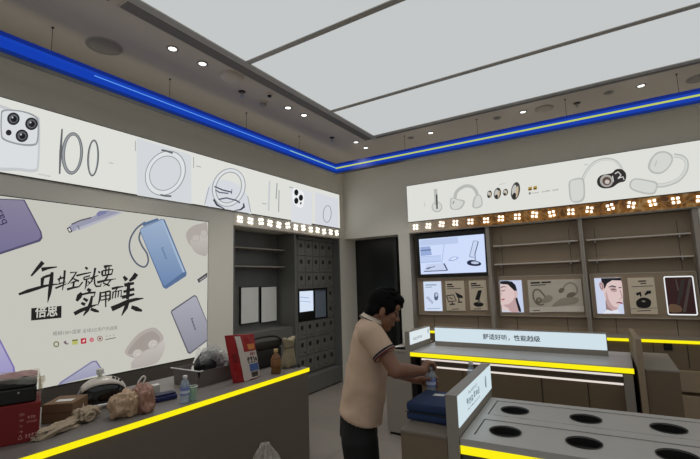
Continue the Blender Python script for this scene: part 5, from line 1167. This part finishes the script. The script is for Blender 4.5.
bagprint('dark_picture', [(0.55, 0.05), (0.86, 0.16)], mat('bag_dark', (70, 60, 58), 0.4, vary=0.5, scale=50), 0.005)
mb = MB()
put_marks(mb, 4, Vector((0, 0, 0)), Vector((1, 0, 0)), (0, 1, 0), 1.0, 31, 0.18)
mb.xf(lambda p: sbag(0.50 + 0.42 * p.x, 0.36 + 0.13 * p.y, 1) - sn * 0.006); mb.build('bag_lettering', mat('bag_ink', (40, 30, 34), 0.4), t, recalc=False)
mb = MB(); put_marks(mb, 3, Vector((0, 0, 0)), Vector((1, 0, 0)), (0, 1, 0), 1.0, 32, 0.18); mb.xf(lambda p: sbag(0.64 + 0.24 * p.x, 0.53 + 0.06 * p.y, 1) - sn * 0.006); mb.build('bag_lettering', mat('bag_ink_red', (150, 30, 34), 0.4), t, recalc=False)
bagprint('red_circle', [(0.08, 0.42), (0.2, 0.62)], mat('bag_maroon', (120, 18, 26), 0.35), 0.003)

# amber drink bottle
p0 = onz(276, 373.5, CT); ah = zfor(p0, 349) - CT
t = thing('drink_bottle', 'brown drink bottle with yellow cap in front of the black bag', 'bottle', p0)
R_ = 0.043
MB().lathe([(R_ * 0.9, 0.001), (R_, 0.012), (R_ * 0.94, ah * 0.2), (R_, ah * 0.35), (R_, ah * 0.6), (R_ * 0.8, ah * 0.72), (R_ * 0.4, ah * 0.83), (R_ * 0.36, ah * 0.89)], p0, 24).build('bottle_body', mat('tea_amber', (112, 74, 40), 0.12, vary=0.25, scale=30), t, smooth='auto')
MB().lathe([(R_ + 0.001, ah * 0.34), (R_ + 0.0015, ah * 0.36), (R_ + 0.0015, ah * 0.58), (R_ + 0.001, ah * 0.6)], p0, 24, cap=False).build('bottle_label', mat('label_brown', (134, 92, 56), 0.4, vary=0.5, scale=45), t, smooth='auto')
MB().lathe([(0.017, ah * 0.875), (0.018, ah * 0.88), (0.018, ah * 0.985), (0.015, ah), (0.001, ah)], p0, 18).build('bottle_cap', mat('cap_yellow', (190, 164, 110), 0.4), t, smooth='auto')

# black soft bag with strap
k0 = onz(253, 373, CT) + Vector((-0.05, 0, 0)); k1 = onz(286, 364, CT) + Vector((-0.05, 0.0, 0)); kd = k1 - k0; kn_ = Vector((-kd.y, kd.x, 0)).normalized(); kn_ = kn_ if kn_.x < 0 else -kn_
kh = zfor(k0, 341) - CT
t = thing('shoulder_bag', 'black soft shoulder bag with curved strap behind the brown bottle', 'bag', k0)
M_KB = mat('bag_black', (34, 31, 29), 0.6, vary=0.15, scale=25)
MB().obox(k0 + Vector((0, 0, 0.001)), kd, kn_ * 0.14, kh * 0.62).build('bag_body', M_KB, t, bevel=0.02, smooth='auto')
MB().obox(k0 - kn_ * 0.004 + Vector((0, 0, kh * 0.62 + 0.002)), kd, kn_ * 0.148, kh * 0.26).build('bag_flap', mat('bag_brown_black', (46, 40, 36), 0.6), t, bevel=0.015, smooth='auto')
strap = spline([k0 + kn_ * 0.03 + Vector((0, 0, kh * 0.90)), k0 + kd * 0.25 + kn_ * 0.02 + Vector((0, 0, kh * 1.02)), k0 + kd * 0.6 + kn_ * 0.0 + Vector((0, 0, kh * 1.04)), k0 + kd * 0.88 - kn_ * 0.012 + Vector((0, 0, kh * 0.93)), k0 + kd * 1.03 - kn_ * 0.02 + Vector((0, 0, kh * 0.62)), k0 + kd * 1.05 - kn_ * 0.02 + Vector((0, 0, kh * 0.3))], 6)
MB().tube(strap, 0.010, 8).build('bag_strap', M_BLACK, t, smooth=True)

# beige drawstring pouch at the end
p0 = onz(292, 367.5, CT) + Vector((-0.035, 0.0, 0)); ph = zfor(p0, 338) - CT
t = thing('cloth_sack', 'beige cinched cloth sack at the right end of service counter', 'sack', p0)
M_SACK = mat('sack_beige', (150, 138, 112), 0.8, vary=0.2, scale=18, bump=0.3)
pr = [(0.055, 0.001), (0.066, 0.02), (0.062, ph * 0.25), (0.05, ph * 0.5), (0.043, ph * 0.68), (0.047, ph * 0.8), (0.06, ph * 0.95), (0.055, ph), (0.03, ph * 0.97)]
vs = []; SG = 40
sv = MB().lathe(pr, (0, 0, 0), SG)
def wob(p):
    a_ = math.atan2(p.y, p.x); r = math.hypot(p.x, p.y); k = 1 + 0.10 * math.sin(a_ * 5 + p.z * 12) + 0.06 * math.sin(a_ * 9 + 1) + 0.08 * noise.noise(Vector((p.x * 20, p.y * 20, p.z * 14)))
    return p0 + sd.normalized() * (p.x * k * 1.3) + sn * (p.y * k * 0.7) + Vector((0, 0, p.z + (0.012 * math.cos(2 * a_) if p.z > ph * 0.9 else 0)))
sv.xf(wob).build('sack_body', M_SACK, t, smooth=True)
MB().tube([wob(Vector((0.046 * math.cos(2 * math.pi * k / 24), 0.046 * math.sin(2 * math.pi * k / 24), ph * 0.69))) for k in range(24)], 0.004, 6, closed=True).build('drawstring', mat('sack_dark', (92, 82, 64), 0.8), t, smooth=True)
p1 = p0 + Vector((0.075, 0.015, 0)); t = thing('cable_coil', 'small black cable coil at the foot of the beige cloth sack', 'cable', p1)
MB().tube([p1 + Vector((0.022 * math.cos(k * 0.45) , 0.05 * math.sin(k * 0.45), 0.007 + 0.0004 * k)) for k in range(34)], 0.005, 8).build('cable', M_BLACK, t, smooth=True)

# clear bag standing on the floor in front of the counter
M_FLOORBAG = clear('floor_bag_plastic', (228, 224, 216), 0.32, 0.2)
fp = onx(265, 450, -2.2); t = thing('plastic_bag', 'crumpled clear plastic bag on the floor in front of service counter', 'bag', (fp.x, fp.y, 0))
zt_ = zfor(Vector((fp.x, fp.y, 0)), 444)
bz = blob((0, 0, 0), (0.15, 0.14, zt_ * 0.58), 21, 0.35, 5, True, 5, True)
def bagshape(p):
    h = (p.z + zt_ * 0.42) / zt_; k = 1.0 if h < 0.6 else max(0.55, 1.0 - (h - 0.6) * 0.9)
    return Vector((fp.x + p.x * k, fp.y + p.y * k, 0.002 + max(0, h) * zt_))
bz.xf(bagshape).build('bag_film', M_FLOORBAG, t, smooth=True)

# blue padded case on the pedestal and things on it
bz0 = 0.9005
t = thing('padded_case', 'navy blue padded case on the grey pedestal in front of the man', 'case', (-0.87, 2.25, bz0))
M_NAVY = mat('navy_fabric', (30, 50, 88), 0.75, vary=0.12, scale=90, bump=0.2)
cA = onz(406.3, 419.5, bz0); cB = Vector((-0.762, cA.y, bz0))
cd = cB - cA; cnn = Vector((-cd.y, cd.x, 0)).normalized(); cnn = cnn if cnn.y > 0 else -cnn
chh = 0.096
MB().obox(cA, cd, cnn * 0.29, chh * 0.45).build('case_base', M_NAVY, t, bevel=0.012, smooth='auto')
MB().obox(cA + Vector((0, 0, chh * 0.45 + 0.001)), cd, cnn * 0.29, chh * 0.5).build('case_lid', M_NAVY, t, bevel=0.014, smooth='auto')
MB().tube([cA + Vector((0, 0, chh * 0.46)) - cnn * 0.0005, cA + cd + Vector((0, 0, chh * 0.46)) - cnn * 0.0005], 0.003, 6).build('zip', M_BLACK, t)
p0 = cA + cd * 0.38 + cnn * 0.17 + Vector((0, 0, chh * 0.95 + 0.002))
t = thing('paper_label', 'white paper slip lying on the navy padded case', 'paper', p0)
MB().obox(p0, cd.normalized() * 0.06 + cnn * 0.01, cnn * 0.04, 0.0012).build('slip', M_WHITE, t)
bp = onz(455, 400, bz0 + 0.0); bp = Vector((-0.80, 2.70, bz0))
bottle(bp, 0.215, 0.028, 'clear water bottle on the pedestal behind the front sign slab')
# papers on the pedestal behind the man
p0 = rot((-2.08, 4.3, 0.886)); t = thing('paper_stack', 'white crumpled papers on the grey pedestal behind the man', 'papers', p0)
def pap(a, b): return p0 + Vector((-0.09 + 0.2 * a, -0.08 + 0.16 * b, 0.004 + 0.03 * max(0, noise.noise(Vector((a * 3, b * 3, 2)))) + 0.035 * a * (1 - b)))
pm = sheet(pap, 14, 12).build('paper_sheet', M_WHITE, t, smooth=True); sm_ = pm.modifiers.new('s', 'SOLIDIFY'); sm_.thickness = 0.004

# ------------------------------------------------------------------ the man
PO = Vector((-1.345, 2.225, 0)); PA = math.atan2(0.526, 0.850)
PM = Matrix.Translation(PO) @ Matrix.Rotation(PA, 4, 'Z')
def pl(p): return PM @ Vector(p)
def rc(mb, pts, rs, seg=14): return mb.tube([pl(p) for p in pts], rs, seg)
fx = (PM.to_3x3() @ Vector((1, 0, 0))); fy = (PM.to_3x3() @ Vector((0, 1, 0))); fz = Vector((0, 0, 1))
def sec(s, y, z, rf, rl, tilt=0.0): return (pl((s, y, z)), (fx * math.cos(tilt) - fz * math.sin(tilt)) * rf, fy * rl)
man = thing('person', 'man in pale polo shirt and black trousers opening a water bottle', 'person', PO)
SKIN = mat('skin', (134, 93, 72), 0.5, vary=0.06, scale=30)
HAIR = mat('hair_black', (9, 8, 8), 0.85, vary=0.3, scale=80, spec=0.15)
SHIRT = mat('polo_cream', (204, 174, 150), 0.85, vary=0.04, scale=30, bump=0.05)
PANT = mat('trouser_black', (15, 15, 16), 0.8, vary=0.2, scale=40)
body = MB()
# trunk, neck
body.loft([sec(0.0, 0, 0.80, 0.10, 0.15), sec(0.005, 0, 0.92, 0.10, 0.155), sec(0.035, 0, 1.05, 0.095, 0.145), sec(0.065, 0, 1.2, 0.10, 0.165, .2), sec(0.075, 0, 1.33, 0.085, 0.165, .3), sec(0.09, 0, 1.385, 0.055, 0.09, .4)])
HB = Vector((0.166, 0, 1.462)); HT = math.radians(24)
HM = Matrix.Translation(HB) @ Matrix.Rotation(HT, 4, 'Y')
def hp(p): return pl(HM @ Vector(p))
HR3 = PM.to_3x3() @ Matrix.Rotation(HT, 3, 'Y')
body.tube([pl((0.075, 0, 1.36)), pl((0.105, 0, 1.41)), hp((-0.025, 0, -0.03))], [0.062, 0.054, 0.054], 16)
body.ell(hp((-0.012, 0, 0.03)), (0.094, 0.074, 0.088), M=HR3)
body.ell(hp((0.030, 0, -0.035)), (0.058, 0.058, 0.078), M=HR3)
body.ell(hp((0.040, 0, -0.082)), (0.040, 0.040, 0.030), M=HR3)
body.ell(hp((0.060, 0, -0.092)), (0.022, 0.022, 0.020), M=HR3)
body.ell(hp((0.062, 0, 0.045)), (0.03, 0.055, 0.035), M=HR3)
body.tube([hp((0.076, 0, 0.022)), hp((0.090, 0, -0.002)), hp((0.104, 0, -0.022)), hp((0.094, 0, -0.034))], [0.008, 0.009, 0.0125, 0.010], 10)
for sg in (-1, 1):
    body.ell(hp((0.092, sg * 0.012, -0.026)), (0.011, 0.008, 0.008), M=HR3)
    body.ell(hp((0.074, sg * 0.032, 0.020)), (0.014, 0.024, 0.008), M=HR3)
    body.ell(hp((0.058, sg * 0.042, -0.012)), (0.024, 0.018, 0.020), M=HR3)
    body.ell(hp((-0.012, sg * 0.078, -0.010)), (0.019, 0.009, 0.030), M=HR3 @ Matrix.Rotation(-0.15, 3, 'Y'))
body.ell(hp((0.084, 0, -0.054)), (0.010, 0.022, 0.007), M=HR3); body.ell(hp((0.083, 0, -0.065)), (0.010, 0.019, 0.007), M=HR3)
# arms: near (right, -y) and far (left, +y)
RS, RE, RW = Vector((0.075, -0.180, 1.345)), Vector((0.20, -0.265, 1.155)), Vector((0.378, -0.075, 1.108))
LS, LE, LW = Vector((0.075, 0.185, 1.335)), Vector((0.165, 0.25, 1.075)), Vector((0.352, 0.075, 1.028))
def arm(mb, S, E, Wp):
    up = [S.lerp(E, k / 5) for k in range(6)]; mb.tube([pl(p) for p in up], [0.050, 0.050, 0.048, 0.045, 0.042, 0.041], 16)
    mb.ell(pl(E), (0.042, 0.042, 0.042))
    lo = [E.lerp(Wp, k / 5) for k in range(6)]; mb.tube([pl(p) for p in lo], [0.041, 0.044, 0.042, 0.036, 0.030, 0.027], 16)
arm(body, RS, RE, RW); arm(body, LS, LE, LW)
body.ell(pl(RS), (0.06, 0.06, 0.06)); body.ell(pl(LS), (0.06, 0.06, 0.06))
# bottle held between the hands
BC = Vector((0.436, -0.004, 0.957)); BHh = 0.165; BR = 0.029
# right hand: palm above and behind the cap, fingers closing on it
CAPP = BC + Vector((0, 0, BHh))
def hand(mb, Wp, palm, fingers, thumb, pw=0.018):
    mb.tube([pl(Wp), pl(Wp.lerp(palm[0], 0.6)), pl(palm[0])], [0.027, 0.024, 0.023], 12)
    # palm: fan of thick rods to each knuckle
    for f in fingers: mb.tube([pl(Wp.lerp(palm[0], 0.5)), pl(f[0])], [0.017, 0.0125], 10)
    for f, r in zip(fingers, (0.0092, 0.0098, 0.0095, 0.0085)): mb.tube([pl(p) for p in f], [r * 1.1, r, r * 0.95, r * 0.8][:len(f)], 10); mb.ell(pl(f[-1]), (r * .82,) * 3, 10, 6)
    mb.tube([pl(Wp.lerp(palm[0], 0.3))] + [pl(p) for p in thumb], [0.016, 0.0135, 0.011, 0.0095], 10); mb.ell(pl(thumb[-1]), (0.0095,) * 3, 10, 6)
V = Vector
fr_ = []
for k in range(4):
    a_ = (-0.030 + 0.020 * k)           # spread of knuckles, from near-front to far-back
    kx = CAPP.x + 0.004 - 0.006 * abs(k - 1.2); kyy = CAPP.y - 0.034 + 0.021 * k
    fr_.append([V((kx - 0.012, kyy, CAPP.z + 0.028 - 0.003 * abs(k - 1))), V((kx + 0.016, kyy + 0.001, CAPP.z + 0.020)), V((kx + 0.026 - 0.004 * (k == 3), kyy + 0.002, CAPP.z - 0.002)), V((kx + 0.020, kyy * 0.6 + BC.y * 0.4, CAPP.z - 0.020 + 0.004 * (k == 0) + 0.006 * (k == 3)))])
RP = V((CAPP.x - 0.030, CAPP.y - 0.030, CAPP.z + 0.022))
hand(body, RW, (RP,), fr_, [V((CAPP.x - 0.030, CAPP.y - 0.022, CAPP.z + 0.000)), V((CAPP.x - 0.022, CAPP.y - 0.022, CAPP.z - 0.012)), V((CAPP.x - 0.014, CAPP.y - 0.020, CAPP.z - 0.026))])
# left hand: around the body from the far side
fl_ = []
for k in range(4):
    z = BC.z + 0.098 - 0.0205 * k; e = 0.010
    fl_.append([V((BC.x - 0.020, BC.y + 0.042, z)), V((BC.x + 0.014, BC.y + 0.040, z - 0.002)), V((BC.x + 0.037, BC.y + 0.016, z - 0.004)), V((BC.x + 0.034 - 0.004 * (k == 3), BC.y - 0.016 + 0.006 * (k in (0, 3)), z - 0.006))])
LP = V((BC.x - 0.040, BC.y + 0.036, BC.z + 0.070))
hand(body, LW, (LP,), fl_, [V((BC.x - 0.046, BC.y + 0.006, BC.z + 0.092)), V((BC.x - 0.036, BC.y - 0.020, BC.z + 0.094)), V((BC.x - 0.012, BC.y - 0.037, BC.z + 0.096))])
# legs under the trousers and feet
for sg in (-1, 1):
    body.tube([pl((0.0, sg * 0.085, 0.88)), pl((0.015, sg * 0.095, 0.5)), pl((0.0, sg * 0.10, 0.10))], [0.075, 0.052, 0.04], 14)
    body.tube([pl((-0.03, sg * 0.10, 0.05)), pl((0.06, sg * 0.105, 0.04)), pl((0.15, sg * 0.11, 0.03))], [0.034, 0.034, 0.024], 12)
bodyo = remesh(body, 'body', 0.0042, SKIN, man, 4, 0.4)
# eyes, brows, lips
for sg in (-1, 1):
    MB().ell(hp((0.0765, sg * 0.030, 0.003)), (0.010, 0.012, 0.007), M=HR3).build('eye', mat('eye_dark', (36, 28, 26), 0.2), man, smooth=True)
    MB().tube([hp((0.086, sg * 0.014, 0.024)), hp((0.085, sg * 0.034, 0.028)), hp((0.070, sg * 0.052, 0.022))], [0.003, 0.0045, 0.0025], 8).build('eyebrow', HAIR, man, smooth=True)
MB().tube([hp((0.079, -0.020, -0.061)), hp((0.092, 0, -0.058)), hp((0.079, 0.020, -0.061))], [0.002, 0.0045, 0.002], 8).build('lips', mat('lip', (132, 78, 68), 0.4), man, smooth=True)
# hair
hair = MB()
hair.ell(hp((-0.020, 0, 0.042)), (0.100, 0.083, 0.094), M=HR3)
hair.ell(hp((0.048, 0, 0.092)), (0.052, 0.062, 0.036), M=HR3)
hair.ell(hp((0.074, 0.01, 0.076)), (0.026, 0.05, 0.020), M=HR3)
hair.ell(hp((-0.070, 0, -0.025)), (0.042, 0.066, 0.062), M=HR3)
for sg in (-1, 1):
    hair.ell(hp((0.018, sg * 0.064, 0.034)), (0.040, 0.018, 0.038), M=HR3); hair.ell(hp((0.020, sg * 0.070, 0.000)), (0.010, 0.008, 0.024), M=HR3); hair.ell(hp((-0.048, sg * 0.062, -0.005)), (0.024, 0.018, 0.034), M=HR3)
random.seed(8)
for k in range(60):
    a_ = random.uniform(-1.2, 1.2); b_ = random.uniform(-0.9, 1.3)
    d = V((math.sin(b_) * 0.98, math.cos(b_) * math.sin(a_), math.cos(b_) * math.cos(a_)))
    p = V((-0.012 + d.x * 0.098, d.y * 0.083, 0.046 + d.z * 0.094)); q_ = p + V((0.024, random.uniform(-.01, .01), 0.004 - 0.012 * max(0, d.x)))
    hair.tube([hp(p * 0.97), hp(p.lerp(q_, 0.5) * 1.03), hp(q_)], [0.009, 0.007, 0.002], 6)
remesh(hair, 'hair', 0.004, HAIR, man, 2, 0.4)
# polo shirt
sh = MB()
sh.loft([sec(0.002, 0, 0.842, 0.136, 0.190, .30), sec(0.010, 0, 0.90, 0.135, 0.189, .15), sec(0.030, 0, 1.0, 0.131, 0.184), sec(0.050, 0, 1.1, 0.126, 0.184, .1), sec(0.064, 0, 1.2, 0.120, 0.192, .2), sec(0.074, 0, 1.29, 0.112, 0.200, .3), sec(0.078, 0, 1.35, 0.092, 0.175, .35), sec(0.088, 0, 1.395, 0.064, 0.105, .45), sec(0.094, 0, 1.41, 0.05, 0.075, .45)], 36)
def sleeve(S, E, end):
    C = S.lerp(E, end)
    sh.ell(pl(S + V((-0.004, 0, 0.0))), (0.076, 0.076, 0.074))
    sh.tube([pl(S), pl(S.lerp(E, end * 0.5)), pl(C)], [0.074, 0.068, 0.067], 20)
    return C
EN = 0.60
CR = sleeve(RS, RE, EN); CLf = sleeve(LS, LE, EN)
so_ = remesh(sh, 'polo_shirt', 0.0065, SHIRT, man, 6, 0.5)
# gentle cloth folds
me = so_.data; o_ = origin(so_)
for v in me.vertices:
    w_ = PM.inverted() @ (v.co + o_)
    f = 0.007 * math.sin(26 * w_.z + 14 * w_.x + 9 * w_.y + 3 * noise.noise(w_ * 6)) * max(0, min(1, (1.15 - w_.z) * 4)) + 0.007 * noise.noise(w_ * 11)
    v.co += v.normal * f
for S, E in ((RS, RE), (LS, LE)):
    d = (E - S).normalized(); c = S.lerp(E, EN)
    for k, (m_, nm) in enumerate(((mat('band_maroon', (96, 40, 44), 0.8), 'sleeve_band'), (mat('band_navy', (34, 34, 52), 0.8), 'sleeve_band'))):
        a_ = c - d * (0.003 + 0.014 * k); b_ = a_ - d * 0.009
        MB().tube([pl(a_), pl(b_)], [0.0705, 0.0705], 28).build(nm, m_, so_, smooth='auto')
NC, NT = V((0.094, 0, 1.412)), V((0.42, 0, 0.91)).normalized()
xx = V((0.91, 0, -0.42)); 
def ringpt(a, r, h, drop=0.0): return pl(NC + xx * (math.cos(a) * r * 1.05) + V((0, 1, 0)) * (math.sin(a) * r) + NT * h)
col_ = MB(); SG = 36
rows_ = [(0.056, 0.000), (0.060, 0.012), (0.063, 0.015), (0.072, -0.004), (0.077, -0.016)]
vs = [ringpt(2 * math.pi * k / SG + 0.0, r, h) for r, h in rows_ for k in range(SG)]
fs = [(i * SG + k, i * SG + (k + 1) % SG, (i + 1) * SG + (k + 1) % SG, (i + 1) * SG + k) for i in range(len(rows_) - 1) for k in range(SG)]
co_ = col_.add(vs, fs).build('collar', mat('collar_cream', (222, 204, 184), 0.85), so_, smooth=True); md = co_.modifiers.new('s', 'SOLIDIFY'); md.thickness = 0.004
MB().tube([ringpt(2 * math.pi * k / SG, 0.0765, -0.010) for k in range(SG)], 0.0032, 6, closed=True).build('collar_stripe', mat('band_navy', (34, 34, 52), 0.8), co_, smooth=True)
# trousers
tr = MB()
tr.loft([sec(-0.012, 0, 0.74, 0.115, 0.16), sec(-0.012, 0, 0.85, 0.108, 0.158), sec(-0.004, 0, 0.93, 0.092, 0.145)], 30)
for sg in (-1, 1):
    tr.tube([pl((-0.012, sg * 0.078, 0.86)), pl((-0.008, sg * 0.086, 0.74)), pl((0.012, sg * 0.095, 0.5)), pl((0.0, sg * 0.10, 0.2)), pl((0.0, sg * 0.10, 0.06))], [0.084, 0.108, 0.095, 0.078, 0.076], 20)
remesh(tr, 'trousers', 0.008, PANT, man, 5, 0.5)
for sg in (-1, 1):
    se = MB().tube([pl((-0.075, sg * 0.10, 0.045)), pl((0.0, sg * 0.10, 0.050)), pl((0.10, sg * 0.107, 0.045)), pl((0.185, sg * 0.112, 0.034))], [0.036, 0.046, 0.044, 0.026], 16).ell(pl((-0.07, sg * 0.10, 0.045)), (0.04, 0.04, 0.04)).ell(pl((0.18, sg * 0.112, 0.034)), (0.03, 0.03, 0.026))
    se.xf(lambda p: Vector((p.x, p.y, max(p.z, 0.002))))
    remesh(se, 'shoe', 0.007, mat('shoe_dark', (28, 28, 30), 0.5), man, 3, 0.5)
bottle(pl(BC) - Vector((0, 0, 0)), BHh, BR, 'clear water bottle with blue label held in both hands by the man')
